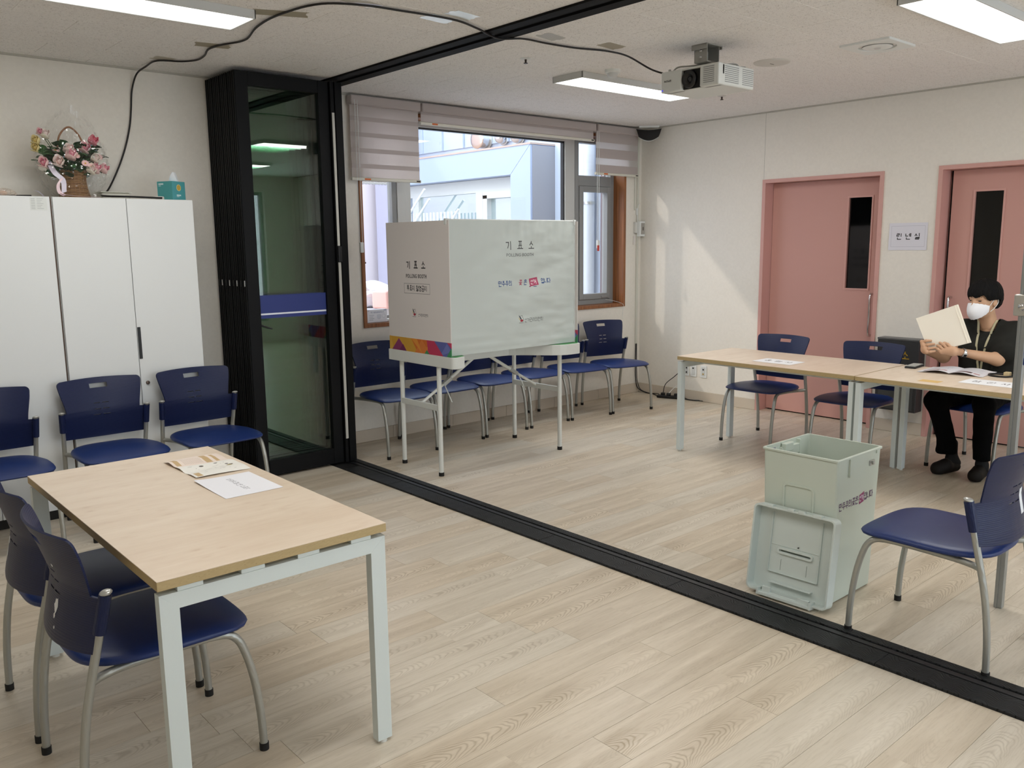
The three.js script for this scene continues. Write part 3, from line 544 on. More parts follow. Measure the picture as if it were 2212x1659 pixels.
  { const p = bag.geometry.attributes.position; for (let i = 0; i < p.count; i++) { const v = V(p.getX(i), p.getY(i), p.getZ(i)), n = 0.75 + 0.5 * fbm(v.x * 14 + 40, v.y * 14 + v.z * 9 + 40, 256, 256, 3); p.setXYZ(i, v.x * n * 1.35, Math.max(-0.09, v.y * n * 0.75), v.z * n); } bag.geometry.computeVertexNormals(); bag.position.set(-2.72, 1.105, -1.0); }
  const pk = solo('pink_parcel', rb(-0.07, 0.07, 0, 0.16, -0.09, 0.09, 0.02), mat('#e6b3aa', 0.6), 'pink parcel beside the plastic bundle outside', 'parcel'); pk.position.set(-2.72, 1.06, -0.68); pk.rotation.y = 0.3; pk.position.y = 1.012;
}
solo('mask_box', planarUV(rb(-3.3, -3.112, WIN.y0 + 0.033, WIN.y0 + 0.138, -0.105, -0.035, 0.003), 'x', -3.3, -3.112, 'y', WIN.y0 + 0.033, WIN.y0 + 0.138), new THREE.MeshPhysicalMaterial({ roughness: 0.5, map: canvasTex(512, 288, (c, w, h) => {
  c.fillStyle = '#e3e6ee'; c.fillRect(0, 0, w, h); c.fillStyle = '#41599b'; c.fillRect(24, 18, 14, 14); c.fillRect(w - 90, 16, 66, 10);
  write(c, '국산 정품 일회용 마스크', w / 2, 46, 30, { weight: 0.11, color: '#5b6b92' }); c.fillStyle = '#8d97ab'; for (let i = 0; i < 4; i++) { c.fillRect(44, 120 + i * 34, 130 - (i % 2) * 26, 8); }
  c.strokeStyle = '#7a86a2'; c.lineWidth = 3; c.beginPath(); c.arc(420, 150, 42, 0, 7); c.stroke(); c.fillStyle = '#ccd1dc'; c.beginPath(); c.moveTo(240, 120); c.quadraticCurveTo(300, 96, 360, 120); c.lineTo(350, 190); c.quadraticCurveTo(300, 250, 250, 190); c.fill();
}) }), 'white and blue cardboard mask box on the window sill', 'box');
solo('folded_tissue', rb(-3.1, -3.02, WIN.y0 + 0.033, WIN.y0 + 0.055, -0.1, -0.05, 0.008), M.white, 'small folded white tissue beside the mask box', 'tissue');

// ---------- folded glass partition ----------
{
  const x0 = -4.53, x1 = -3.868, t = thing('folding_partition', 'stack of black-framed glass partition panels folded against the wall', 'partition', [x0, 0, 0.025]), n = 8, pitch = 0.06, w = x1 - x0, top = H - 0.03;
  const frame = () => merge([rb(0, 0.085, 0.014, top, 0, 0.05, 0.003), rb(w - 0.078, w, 0.014, top, 0, 0.05, 0.003), rb(0.085, w - 0.078, 0.014, 0.125, 0, 0.05, 0.003), rb(0.085, w - 0.078, top - 0.085, top, 0, 0.05, 0.003), bx(-0.004, 0, 0.02, top, 0.006, 0.018), bx(-0.004, 0, 0.02, top, 0.032, 0.044)]);
  const fg = frame(), pg = bx(0.083, w - 0.076, 0.123, top - 0.083, 0.022, 0.029), tint = mat('#e8f3ed', 0.0, { transmission: 1, ior: 1.5 });
  const band = [bx(0.086, w - 0.079, 1.132, 1.252, 0.0292, 0.0302), bx(0.086, w - 0.079, 1.098, 1.121, 0.0292, 0.0302)], line = bx(0.086, w - 0.079, 1.121, 1.132, 0.0292, 0.0302);
  const blue = mat('#1c2f78', 0.5), bw = mat('#e8edf7', 0.5);
  for (let i = 0; i < n; i++) {
    const p = part('panel_frame', fg, M.partition, t); p.position.z = i * pitch + (i % 2 ? 0 : 0.004);
    part('glass', pg, tint, p, 'greenish glass'); part('safety_band', i === 0 ? merge(band) : t.children[0].children[1].geometry, blue, p, 'blue safety band'); part('safety_line', line, bw, p, 'white line in the safety band');
    part('latch', rb(-0.0075, -0.001, 1.315, 1.355, 0.02, 0.03, 0.002), i % 2 ? M.chrome : M.black, p);
  }
  const zf = (n - 1) * pitch + 0.05;
  part('handle_hook', tube([[0.088, 1.055, zf - 0.012], [0.12, 1.04, zf + 0.002], [0.155, 1.028, zf + 0.006]], 0.006, { rad: 8 }), M.black, t);
  const j = thing('partition_post', 'black end post of the folding partition with pale gasket strip', 'post', [x1, 0, 0.43]);
  part('post', [rb(0.004, 0.03, 0.012, H - 0.03, 0, 0.085, 0.003), rb(0.04, 0.095, 0.012, H - 0.03, -0.02, 0.085, 0.003), bx(0.03, 0.04, 0.012, H - 0.03, 0, 0.06), bx(0.098, 0.11, 0.012, H - 0.03, -0.02, 0.02)], M.partition, j);
  part('gasket', bx(0.011, 0.029, 1.575, 2.475, 0.083, 0.088), mat('#c3c2bb', 0.6), j, 'pale grey gasket'); part('gasket', bx(0.011, 0.031, 0.19, 1.46, 0.083, 0.088), mat('#c3c2bb', 0.6), j, 'pale grey gasket');
  part('latch_block', rb(0.008, 0.036, 1.462, 1.572, 0.08, 0.1, 0.004), M.black, j);
}

// ---------- fittings on the ceiling ----------
{
  const ac = thing('air_diffuser', 'square white air diffuser with a round plate in the ceiling', 'diffuser', [-1.8, H, 3.325]);
  part('plate', extrude(roundRect(-0.165, 0.165, -0.15, 0.15, 0.006), 0.012, { bevel: 0.002, holes: [roundRect(-0.108, 0.108, -0.108, 0.108, 0.1079, 14).reverse()] }).rotateX(Math.PI / 2).translate(0, 0.001, 0), M.white, ac);
  part('throat', lathe([[0.108, -0.011], [0.108, 0.012], [0, 0.012]], 32), M.white, ac); part('disc', lathe([[0, -0.017], [0.05, -0.0165], [0.082, -0.014], [0.086, -0.009], [0, -0.008]], 32), M.white, ac);
  part('hub', lathe([[0, -0.022], [0.018, -0.021], [0.022, -0.016]], 20), mat('#c9c9c9', 0.5), ac);
  const sp = thing('ceiling_speaker', 'flat round off-white ceiling plate behind the projector', 'speaker', [-1.87, H, 2.665]);
  part('plate', lathe([[0, -0.012], [0.09, -0.012], [0.11, -0.008], [0.118, 0]], 36), mat('#cfccc6', 0.6), sp); part('slot', bx(-0.02, 0.02, -0.0135, -0.0115, -0.002, 0.002), M.black, sp);
  const sm = thing('smoke_detector', 'small white smoke detector above the bright ceiling panel', 'detector', [-2.5, H, 1.86]);
  part('base', lathe([[0, -0.022], [0.046, -0.022], [0.052, -0.016], [0.052, 0]], 28), M.white, sm); part('sensor', lathe([[0, -0.05], [0.022, -0.049], [0.034, -0.04], [0.037, -0.022]], 28), mat('#cfd2d3', 0.5), sm);
  for (const [x, z, l] of [[-3.2, 1.77, 'sprinkler head in the ceiling near the partition track'], [-1.043, 1.7, 'sprinkler head in the ceiling just below the projector']]) {
    const s = thing('sprinkler', l, 'sprinkler', [x, H, z], 0, 'sprinkler heads');
    part('escutcheon', lathe([[0.006, -0.008], [0.03, -0.005], [0.036, 0]], 22), mat('#d6d6d2', 0.4), s); part('head', [cyl(0.006, 0.008, -0.028, 0), cyl(0.013, 0.013, -0.032, -0.028)], mat('#3a2f28', 0.4, { metalness: 0.6 }), s);
  }
  // corner loudspeaker with curved black grille
  const cs = thing('corner_speaker', 'black curved corner loudspeaker with white rims, high in the room corner', 'speaker', [-0.13, H - 0.004, 0.2], -Math.PI / 4);
  const arc = (y, r, k) => { const o = []; for (let i = 0; i <= 16; i++) { const a = (i / 16 - 0.5) * 2, b = Math.cos(a * 1.15); o.push([a * r, y - k * b, b * r * 0.62 - 0.05]); } return o; };
  const topA = arc(-0.008, 0.125, 0.032), botA = arc(-0.07, 0.095, 0.07);
  part('grille', sheet(16, 8, (i, jj) => V(...topA[i]).lerp(V(...botA[i]), jj / 8).add(V(0, 0, 0.018 * Math.sin(jj / 8 * Math.PI))), 0.004), mat('#121213', 0.7), cs);
  part('rim', [tube(topA, 0.0032, { rad: 8 }), tube(botA, 0.005, { rad: 8, flat: 1.4 }), tube([topA[0], botA[0]], 0.003, { rad: 8, curve: false }), tube([topA[16], botA[16]], 0.003, { rad: 8, curve: false })], M.white, cs);
  part('mount', rb(-0.1, 0.1, -0.012, 0.004, -0.07, 0.03, 0.004), M.white, cs);
}
// projector, hung upside down
{
  const x0 = -2.75, x1 = -2.4, z0 = 2.474, z1 = 2.885, y0 = 2.452, y1 = 2.572;
  const t = thing('projector', 'white ceiling projector with black lens', 'projector', [(x0 + x1) / 2, y0, (z0 + z1) / 2]), hx = (x1 - x0) / 2, hz = (z1 - z0) / 2, h = y1 - y0, body = mat('#d4d6d2', 0.42);
  const lz0 = -0.055, lz1 = 0.075;   // lens bay along z
  part('body', [rb(-hx + 0.03, hx, 0, h, -hz, hz, 0.01, 3), rb(-hx, -hx + 0.06, 0, h, -hz, lz0, 0.008, 3), rb(-hx, -hx + 0.06, 0, h, lz1, hz, 0.008, 3), rb(-hx + 0.004, -hx + 0.06, h - 0.012, h, lz0 - 0.01, lz1 + 0.01, 0.003)], body, t);
  part('lens_bay', bx(-hx + 0.02, -hx + 0.034, 0.004, h - 0.01, lz0, lz1), M.blackMatte, t);
  const lens = part('lens', xf(lathe([[0.0, 0.012], [0.028, 0.016], [0.03, 0.03], [0.046, 0.032], [0.05, 0.02], [0.05, -0.01]], 32), { r: [0, 0, Math.PI / 2], p: [-hx + 0.03, 0.056, -0.005] }), mat('#0b0b0d', 0.35), t, 'black lens');
  part('lens_glass', xf(new THREE.SphereGeometry(0.026, 20, 10, 0, Math.PI * 2, 0, 0.7), { r: [0, 0, Math.PI / 2], p: [-hx + 0.032, 0.056, -0.005] }), mat('#1a1d22', 0.05), lens);
  for (let i = 0; i < 9; i++) { const y = 0.018 + i * 0.0105; part('louvre', rb(-hx - 0.0015, -hx + 0.006, y, y + 0.0045, lz1 + 0.025, hz - 0.03, 0.0015, 1), M.winGrey, t); part('louvre', rb(-hx + 0.06, hx - 0.155, y, y + 0.0045, hz - 0.004, hz + 0.0015, 0.0015, 1), M.winGrey, t); part('louvre', rb(hx - 0.12, hx - 0.01, y, y + 0.0045, hz - 0.004, hz + 0.0015, 0.0015, 1), M.winGrey, t); }
  part('maker_name', bx(-hx - 0.0008, -hx, 0.056, 0.072, -0.19, -0.12), new THREE.MeshPhysicalMaterial({ roughness: 0.5, transparent: true, map: canvasTex(256, 64, (c, w, hh) => { c.save(); c.translate(w / 2, hh / 2); c.rotate(Math.PI); latin(c, 'EPSON', 0, 22, 60, { color: '#1a1a1c' }); c.restore(); }) }), t);
  { const m = t.children[t.children.length - 1]; planarUV(m.geometry, 'z', -0.19, -0.12, 'y', 0.056, 0.072); }
  part('status_light', bx(-hx - 0.001, -hx, 0.01, 0.018, -0.197, -0.189), mat('#5a55ff', 0.5, { emissive: new THREE.Color('#4a46ff'), emissiveIntensity: 0.8 }), t, 'small blue status light');
  part('foot', [cyl(0.012, 0.014, h, h + 0.014, hx - 0.04, hz - 0.05)], M.winGrey, t);
  const mt = thing('projector_mount', 'grey steel ceiling bracket holding the projector', 'bracket', [-2.585, H, 2.68]), grey = mat('#a5a49e', 0.4, { metalness: 0.5 }), yb = y1 - H;
  part('ceiling_plate', [rb(-0.075, 0.075, -0.006, 0, -0.055, 0.055, 0.002), bx(-0.075, -0.07, -0.03, 0, -0.055, 0.055), bx(0.07, 0.075, -0.02, 0, -0.03, 0.055)], grey, mt);
  part('box_bracket', [bx(-0.06, -0.055, -0.095, -0.006, -0.045, 0.045), bx(0.055, 0.06, -0.095, -0.006, -0.045, 0.045), bx(-0.06, 0.06, -0.1, -0.094, -0.045, 0.045), bx(-0.02, 0.02, -0.094, -0.03, -0.01, -0.005), bx(-0.06, 0.06, -0.06, -0.006, -0.045, -0.041)], grey, mt);
  for (const y of [-0.035, -0.07]) part('bolt', xf(lathe([[0, 0.006], [0.006, 0.005], [0.008, 0]], 12), { r: [0, 0, Math.PI / 2], p: [-0.06, y, 0] }), M.chrome, mt);
  part('arm', [tube([[0, -0.104, 0], [-0.05, -0.106, -0.09], [-0.085, -0.11, -0.15], [-0.1, yb + 0.004, -0.175], [-0.115, yb + 0.002, -0.19]], 0.005, { rad: 6, flat: 1.8 })], grey, mt); part('arm', [tube([[0, -0.104, 0], [0.08, -0.106, 0.08], [0.13, -0.108, 0.12], [0.145, yb + 0.004, 0.135], [0.155, yb + 0.002, 0.145]], 0.005, { rad: 6, flat: 1.8 })], grey, mt); part('arm', [tube([[0, -0.104, 0], [-0.05, -0.108, 0.08], [-0.08, yb + 0.003, 0.13]], 0.005, { rad: 6, flat: 1.8 })], grey, mt);
  part('screw_foot', [cyl(0.008, 0.008, yb, yb + 0.02, 0.15, 0.14), cyl(0.008, 0.008, yb, yb + 0.02, -0.11, -0.185)], M.steel, mt);
}
// black cable from the cabinet top, up the wall, along the ceiling to the projector
{
  const c = H - 0.009;
  solo('long_cable', tube([[-5.01, 1.878, 0.42], [-5.08, 1.879, 0.42], [-5.22, 1.88, 0.44], [-5.31, 1.884, 0.36], [-5.3, 1.9, 0.2], [-5.215, 1.94, 0.06], [-5.13, 2.08, 0.02], [-5.075, 2.21, 0.012], [-5.035, 2.35, 0.01], [-5.018, 2.46, 0.01], [-5.005, 2.57, 0.012], [-4.985, 2.66, 0.05], [-4.97, c - 0.01, 0.2], [-4.955, c, 0.36], [-4.83, c, 0.43], [-4.778, c, 0.52], [-4.785, c, 0.66], [-4.835, c, 0.86], [-4.82, c, 1.0], [-4.775, c, 1.13], [-4.77, c, 1.22], [-4.84, c, 1.5], [-4.86, c, 1.78], [-4.79, c, 2.1], [-4.62, c, 2.2], [-4.449, c, 2.226], [-4.114, c, 2.251], [-3.93, c - 0.004, 2.2], [-3.72, c - 0.012, 2.131], [-3.6, c - 0.004, 2.18], [-3.404, c, 2.17], [-3.19, c, 2.19], [-2.97, c, 2.25], [-2.86, c - 0.02, 2.3], [-2.74, 2.6, 2.4], [-2.68, 2.575, 2.46], [-2.62, 2.576, 2.5]], 0.0056, { seg: 260, rad: 8 }), mat('#120e0f', 0.5), 'long black cable from cabinet top across the ceiling to the projector', 'cable');
  const tape = (x, z, w, d, turn, m, label) => {
    d = Math.max(d, 0.1); const r = rng(Math.round(x * -1000)), pts = []; for (let i = 0; i < 7; i++) pts.push([-w / 2 + (r() - 0.5) * 0.02, -d / 2 + d * i / 6]); for (let i = 6; i >= 0; i--) pts.push([w / 2 + (r() - 0.5) * 0.02, -d / 2 + d * i / 6]);
    const o = solo('tape_patch', extrude(pts, 0.0008).rotateX(Math.PI / 2), m, label, 'tape', 'tape patches on the ceiling'); o.position.set(x, H - 0.0005, z); o.rotation.y = turn;
  };
  const tan = mat('#a39a86', 0.5), clear = mat('#e3e1d6', 0.2, { clearcoat: 0.5 });
  tape(-4.84, 0.92, 0.19, 0.05, -0.2, tan, 'tan tape patch holding the cable nearest the cabinets'); tape(-4.93, 0.4, 0.12, 0.06, 0.1, mat('#b5ad9d', 0.5), 'faint tan tape patch where the cable reaches the ceiling');
  tape(-4.85, 1.79, 0.26, 0.08, -0.4, tan, 'tan tape patch on the cable beside the left ceiling panel'); tape(-4.64, 2.2, 0.2, 0.07, 0.3, clear, 'shiny clear tape patch at the top edge of the photo');
  tape(-4.13, 2.32, 0.17, 0.06, 0.15, clear, 'shiny clear tape patch above the cable, left of the partition track'); tape(-4.18, 2.19, 0.17, 0.06, 0.1, clear, 'shiny clear tape patch below the cable, left of the partition track');
  tape(-3.46, 2.27, 0.16, 0.05, 0.2, mat('#b8b4a8', 0.4), 'dull tape patch just right of the partition track'); tape(-3.03, 2.33, 0.16, 0.06, 0.1, tan, 'tan tape patch on the cable near the projector');
}

// ---------- tables ----------
function table(x0, x1, z0, z1, label, turn = 0) {
  const cx = (x0 + x1) / 2, cz = (z0 + z1) / 2, w = (x1 - x0) / 2, d = (z1 - z0) / 2, t = thing('table', label, 'table', [cx, 0, cz], turn, 'wood-topped tables');
  part('table_top', rb(-w, w, 0.7275, 0.73, -d, d, 0.001, 1), M.tableTop, t);
  const e = rb(-w, w, 0.702, 0.7276, -d, d, 0.0015, 1); { const p = e.attributes.position, n = e.attributes.normal, uv = e.attributes.uv; for (let i = 0; i < p.count; i++) uv.setXY(i, Math.abs(n.getX(i)) > 0.5 ? p.getZ(i) : p.getX(i), p.getY(i) - 0.7); }
  part('plywood_edge', e, M.ply, t, 'layered plywood edge');
  const L = 0.05, Dp = 0.032, y = 0.688, r = 0.045;
  for (const s of [-1, 1]) {
    const za = s * d - s * 0.004, zb = za - s * Dp, q0 = Math.min(za, zb), q1 = Math.max(za, zb), X = w - 0.004;
    // end frame: two mitred legs and a rail
    const leg = (k) => { const pts = [[k * X, 0.012], [k * X, y], [k * (X - L), y - r], [k * (X - L), 0.012]]; return extrude(k > 0 ? pts : pts.reverse(), Dp - 0.002, { bevel: 0.001 }).translate(0, 0, q0 + 0.001); };
    part('leg', leg(1), M.whiteMetal, t); part('leg', leg(-1), M.whiteMetal, t);
    part('end_rail', extrude([[-X + 0.001, y], [-X + L + 0.001, y - r], [X - L - 0.001, y - r], [X - 0.001, y]].reverse(), Dp - 0.002, { bevel: 0.0008 }).translate(0, 0, q0 + 0.001), M.whiteMetal, t);
    for (const k of [-0.26, -0.085, 0.085, 0.26]) part('spacer', rb(k - 0.035, k + 0.035, y, 0.702, q0 + 0.004, q1 - 0.001, 0.002, 1), M.whiteMetal, t);
    for (const k of [-1, 1]) part('foot', cyl(0.014, 0.012, 0, 0.013, k * (X - L / 2), (q0 + q1) / 2, 14), mat('#d8d8d2', 0.6), t);
  }
  for (const k of [-1, 1]) part('side_rail', bx(k * 0.09, k * 0.13, 0.655, 0.69, -d + 0.036, d - 0.036), M.whiteMetal, t);
  return t;
}
table(-6.258, -5.563, 2.312, 3.71, 'wood-topped table with white legs in the left foreground');
table(-1.815, -1.11, 1.912, 3.3, 'wood-topped table by the right wall, empty but for one name card');
table(-1.825, -1.115, 3.312, 4.71, 'wood-topped table where the masked person sits');

// ---------- chairs ----------
const ribs = dataTex(16, 256, (u, v) => 128 + 120 * Math.sin(v * 6.283 * 8), { srgb: false });
ribs.repeat.set(1, 19);
M.back = mat('#111d44', 0.42, { specularIntensity: 0.7, bumpMap: ribs, bumpScale: 0.0004 });
M.seat = mat('#152d66', 0.4);
M.cap = mat('#b5b5b0', 0.3, { metalness: 0.5 });
const CH = (() => {
  const up = (s) => [[s * 0.222, 0.012, -0.262], [s * 0.2225, 0.15, -0.257], [s * 0.224, 0.288, -0.242], [s * 0.226, 0.4, -0.22], [s * 0.229, 0.5, -0.197], [s * 0.232, 0.59, -0.177], [s * 0.234, 0.65, -0.164]];
  const rail = (s) => [[s * 0.222, 0.012, 0.262], [s * 0.222, 0.13, 0.257], [s * 0.221, 0.25, 0.243], [s * 0.219, 0.34, 0.222], [s * 0.216, 0.385, 0.204], [s * 0.212, 0.408, 0.18], [s * 0.206, 0.416, 0.14], [s * 0.195, 0.413, 0.04], [s * 0.186, 0.406, -0.08], [s * 0.188, 0.402, -0.15], [s * 0.205, 0.402, -0.195], [s * 0.2262, 0.404, -0.219]];
  const g = { up: {}, rail: {}, tipR: {}, tipF: {}, sleeve: {}, cap: {} };
  for (const s of [-1, 1]) {
    g.up[s] = tube(up(s), 0.0125, { seg: 26, rad: 12 }); g.rail[s] = tube(rail(s), 0.0125, { seg: 44, rad: 12 });
    g.tipR[s] = cyl(0.0145, 0.0148, 0, 0.024, s * 0.222, -0.262, 14); g.tipF[s] = cyl(0.0145, 0.0148, 0, 0.024, s * 0.222, 0.262, 14);
    const c = new THREE.CatmullRomCurve3(up(s).map((p) => V(...p)), false, 'centripetal'), pts = []; for (let i = 0; i <= 8; i++) { const p = c.getPoint(lerp(0.735, 0.99, i / 8)); pts.push([p.x, p.y, p.z]); }
    g.sleeve[s] = tube(pts, 0.0172, { seg: 12, rad: 16 });
    g.cap[s] = xf(new THREE.SphereGeometry(0.0178, 14, 8), { s: [1, 0.45, 1], r: [-0.2, 0, 0], p: [s * 0.2342, 0.652, -0.1635] });
  }
  // seat: domed pad on a rounded outline
  const out = (a) => { // half widths by angle, front = +z
    const c = Math.cos(a), s = Math.sin(a), n = s > 0 ? 6.5 : 3.6, k = Math.pow(Math.pow(Math.abs(c), n) + Math.pow(Math.abs(s), n), -1 / n);
    let x = c * k * 0.24, z = s * k; x *= z > 0 ? 1 : lerp(1, 0.86, -z); return [x, z > 0 ? z * 0.252 + 0.012 * (1 - (x / 0.24) ** 2) * z : z * 0.236];
  };
  const na = 64, prof = [[0, 0.462], [0.25, 0.4615], [0.5, 0.4595], [0.72, 0.456], [0.86, 0.4525], [0.94, 0.4485], [0.985, 0.442], [1.0, 0.434], [0.985, 0.4265], [0.93, 0.423], [0.5, 0.4205], [0, 0.42]], pos = [], idx = [];
  prof.forEach(([k, y]) => { for (let i = 0; i <= na; i++) { const [x, z] = out(i / na * Math.PI * 2), zz = z * k; pos.push(x * k, y - 0.01 * smooth(0.12, 0.26, zz) * (y > 0.44 ? 1 : 0.4) - 0.004 * smooth(0.05, -0.1, zz), zz); } });
  for (let j = 0; j < prof.length - 1; j++) for (let i = 0; i < na; i++) { const a = j * (na + 1) + i, b = a + na + 1; idx.push(a, a + 1, b, b, a + 1, b + 1); }
  g.seat = new THREE.BufferGeometry(); g.seat.setAttribute('position', new THREE.Float32BufferAttribute(pos, 3)); g.seat.setIndex(idx); g.seat.computeVertexNormals(); boxUV(g.seat);
  // backrest shell
  const xs = [-1, -0.95, -0.86, -0.72, -0.56, -0.4, -0.3, -0.216, -0.2, -0.12, -0.03, 0.03, 0.12, 0.2, 0.216, 0.3, 0.4, 0.56, 0.72, 0.86, 0.95, 1];
  const ys = [0.486, 0.495, 0.52, 0.56, 0.59, 0.607, 0.6125, 0.63, 0.64, 0.6415, 0.6465, 0.66, 0.6765, 0.6815, 0.7, 0.73, 0.755, 0.766, 0.79, 0.799, 0.807, 0.813, 0.817, 0.8195, 0.82];
  const half = (y) => (y < 0.6405 ? 0.233 : lerp(0.2, 0.23, smooth(0.62, 0.82, y)) - (y > 0.799 ? 0.022 * (1 - Math.sqrt(Math.max(0, 1 - ((y - 0.799) / 0.0212) ** 2))) : 0));
  const shellZ = (x, y) => lerp(-0.2, -0.166, clamp((y - 0.486) / 0.16, 0, 1)) - 0.012 * (y < 0.64 ? 0 : 1) * 0 - 0.058 * (1 - (x / 0.245) ** 2) - (y > 0.62 ? 0.62 * (y - 0.62) * (0.32 + (y - 0.62)) : 0);
  const P = (i, j) => { const y0 = ys[j], x = xs[i] * half(y0), y = y0 + (y0 > 0.78 ? 0.005 * (1 - xs[i] * xs[i]) * smooth(0.78, 0.8, y0) : 0) - (y0 < 0.5 ? 0.012 * (1 - xs[i] * xs[i]) * smooth(0.51, 0.486, y0) : 0); return V(x, y, shellZ(x, y)); };
  const between = (v, a, b) => v > a - 1e-6 && v < b + 1e-6;
  const skip = (i, j) => { const xm = (xs[i] + xs[i + 1]) / 2, ym = (ys[j] + ys[j + 1]) / 2; if (between(ym, 0.766, 0.79) && Math.abs(xm) < 0.2 + 0.01) return true; if ([[0.607, 0.6125], [0.6415, 0.6465], [0.6765, 0.6815]].some(([a, b]) => between(ym, a, b)) && Math.abs(xm) > 0.03 && Math.abs(xm) < 0.2) return true; return false; };
  g.back = sheet(xs.length - 1, ys.length - 1, P, 0.0065, skip, (i, j) => [xs[i] * 0.2, ys[j]]);
  g.shellAt = (x, y, off) => V(x, y, shellZ(x, y) + off);
  return g;
})();
function makeChair(label) {
  const t = thing('chair', label, 'chair', [0, 0, 0], 0, 'blue stacking chairs');
  part('seat', CH.seat, M.seat, t, 'blue padded seat');
  const b = part('backrest', CH.back, M.back, t, 'dark navy plastic backrest with slots');
  for (const s of [-1, 1]) part('sleeve', CH.sleeve[s], M.back, b);
  for (const s of [-1, 1]) { const r = part('leg', CH.up[s], M.chairTube, t); part('foot_tip', CH.tipR[s], M.rubber, r); part('end_cap', CH.cap[s], M.cap, r); const f = part('leg', CH.rail[s], M.chairTube, t); part('foot_tip', CH.tipF[s], M.rubber, f); }
  return t;
}
const CHAIRS = [
  [-3.345, 0.365, 0, 'blue chair first in the row under the window, next to the black partition'],
  [-2.85, 0.325, 0, 'blue chair second from the partition in the row under the window'],
  [-2.35, 0.305, 0, 'blue chair third from the partition in the row under the window'],
  [-1.845, 0.3, 0, 'blue chair fourth from the partition in the row under the window'],
  [-1.325, 0.345, -0.14, 'blue chair fifth from the partition in the row under the window'],
  [-0.825, 0.42, -0.22, 'blue chair last in the window row, closest to the room corner'],
  [-6.1, 0.785, 0, 'blue chair cut by the left picture edge before the cabinets'],
  [-5.5, 0.785, 0, 'blue chair in the middle before the white cabinets'],
  [-4.94, 0.785, 0.03, 'blue chair before the cabinets, closest to the black partition'],
  [-6.16, 3.255, Math.PI / 2, 'nearest blue chair at the left table, back to us with peeling white marks'],
  [-6.16, 2.725, Math.PI / 2, 'blue chair at the left table beyond the nearest one'],
  [-1.016, 2.17, -Math.PI / 2, 'blue chair behind the right table, in front of the first pink door'],
  [-1.02, 2.93, -Math.PI / 2 + 0.04, 'blue chair behind the right table, before the dark wall box'],
  [-0.666, 3.65, -Math.PI / 2 - 0.1, 'blue chair the masked person sits on'],
  [-3.53, 4.57, Math.PI, 'blue chair in the right foreground with a white label on its back'],
];
const chair0 = makeChair(CHAIRS[0][3]);
const chairs = CHAIRS.map(([x, z, a, label], i) => { if (i) return copyThing(chair0, [x, 0, z], a, label); chair0.position.set(x, 0, z); chair0.rotation.y = a; return chair0; });
function patch(chair, list, name, label) {   // torn label remains on the rear of a backrest
  for (const [x, y, w, h, seed] of list) {
    const r = rng(seed), n = 12, pts = []; for (let i = 0; i < n; i++) { const a = i / n * 6.283, k = 0.65 + r() * 0.5; pts.push([Math.cos(a) * w / 2 * k, Math.sin(a) * h / 2 * k]); }
    const g = extrude(pts, 0.0006), p = g.attributes.position; for (let i = 0; i < p.count; i++) { const q = CH.shellAt(x + p.getX(i), y + p.getY(i), -0.0074 - p.getZ(i)); p.setXYZ(i, q.x, q.y, q.z); } g.computeVertexNormals();
    part(name, g, M.paper, chair, label);
  }
}
patch(chairs[9], [[-0.035, 0.575, 0.03, 0.05, 3], [-0.03, 0.545, 0.014, 0.018, 8], [-0.04, 0.515, 0.008, 0.01, 5], [-0.05, 0.7, 0.012, 0.012, 15]], 'label_remains', 'torn white label remains');
patch(chairs[10], [[0.07, 0.605, 0.03, 0.03, 4], [0.072, 0.565, 0.02, 0.07, 12]], 'label_remains', 'torn white label remains');
{ const g = sheet(2, 4, (i, j) => CH.shellAt(-0.055 - i * 0.0205, 0.555 + j * 0.0235, -0.0075), 0.0005); part('back_label', g, M.paper, chairs[14], 'white paper label'); }

// ---------- white cabinets ----------
function cabinet(x0, x1, label, handleLeft) {
  const t = thing('cabinet', label, 'cabinet', [x0, 0, 0.018]), w = x1 - x0, d = 0.437, y0 = 0.058, y1 = 1.868, m = w / 2;
  part('body', [bx(0, w, y0, y1, 0, d)], M.cabinet, t); part('plinth', bx(0.004, w - 0.004, 0, y0, 0, d - 0.005), M.plinth, t);
  const ds = [[0.002, m - 0.0015], [m + 0.0015, w - 0.002]].map(([a, b]) => part('door', rb(a, b, y0 + 0.002, y1 - 0.001, d + 0.001, d + 0.02, 0.0025), M.cabinet, t));
  part('handle', rb(m + 0.003, m + 0.022, 0.905, 1.1, d + 0.0195, d + 0.024, 0.003), M.black, ds[1], 'black recessed grip'); part('lock', xf(lathe([[0, 0.008], [0.009, 0.008], [0.0115, 0.005], [0.0115, 0]], 18), { r: [Math.PI / 2, 0, 0], p: [m + 0.04, 0.755, d + 0.02] }), mat('#6b5d55', 0.3, { metalness: 0.8 }), ds[1]);
  return t;
}
cabinet(-5.642, -4.842, 'tall white two-door cabinet next to the black partition');
const cabA = cabinet(-6.455, -5.652, 'tall white two-door cabinet at the left picture edge');
solo('cabinet_gap_strip', bx(-5.6515, -5.6425, 0.06, 1.866, 0.03, 0.452), M.gapBrown, 'narrow brown strip between the two white cabinets', 'strip');
{ const p = planarUV(bx(0, 0.085, 1.79, 1.862, 0.457, 0.4576), 'x', 0, 0.085, 'y', 1.79, 1.862); p.translate(-5.755 - -6.455, 0, 0); const n = part('paper_note', p, new THREE.MeshPhysicalMaterial({ roughness: 0.7, map: canvasTex(128, 112, (c) => { c.fillStyle = '#d9ddda'; c.fillRect(0, 0, 128, 112); c.fillStyle = '#a9aeb0'; for (let i = 0; i < 7; i++) { c.fillRect(8, 12 + i * 14, 30, 4); c.fillRect(52, 10 + i * 14, 50 - (i % 3) * 10, 3); } }) }), cabA, 'small printed paper note'); }

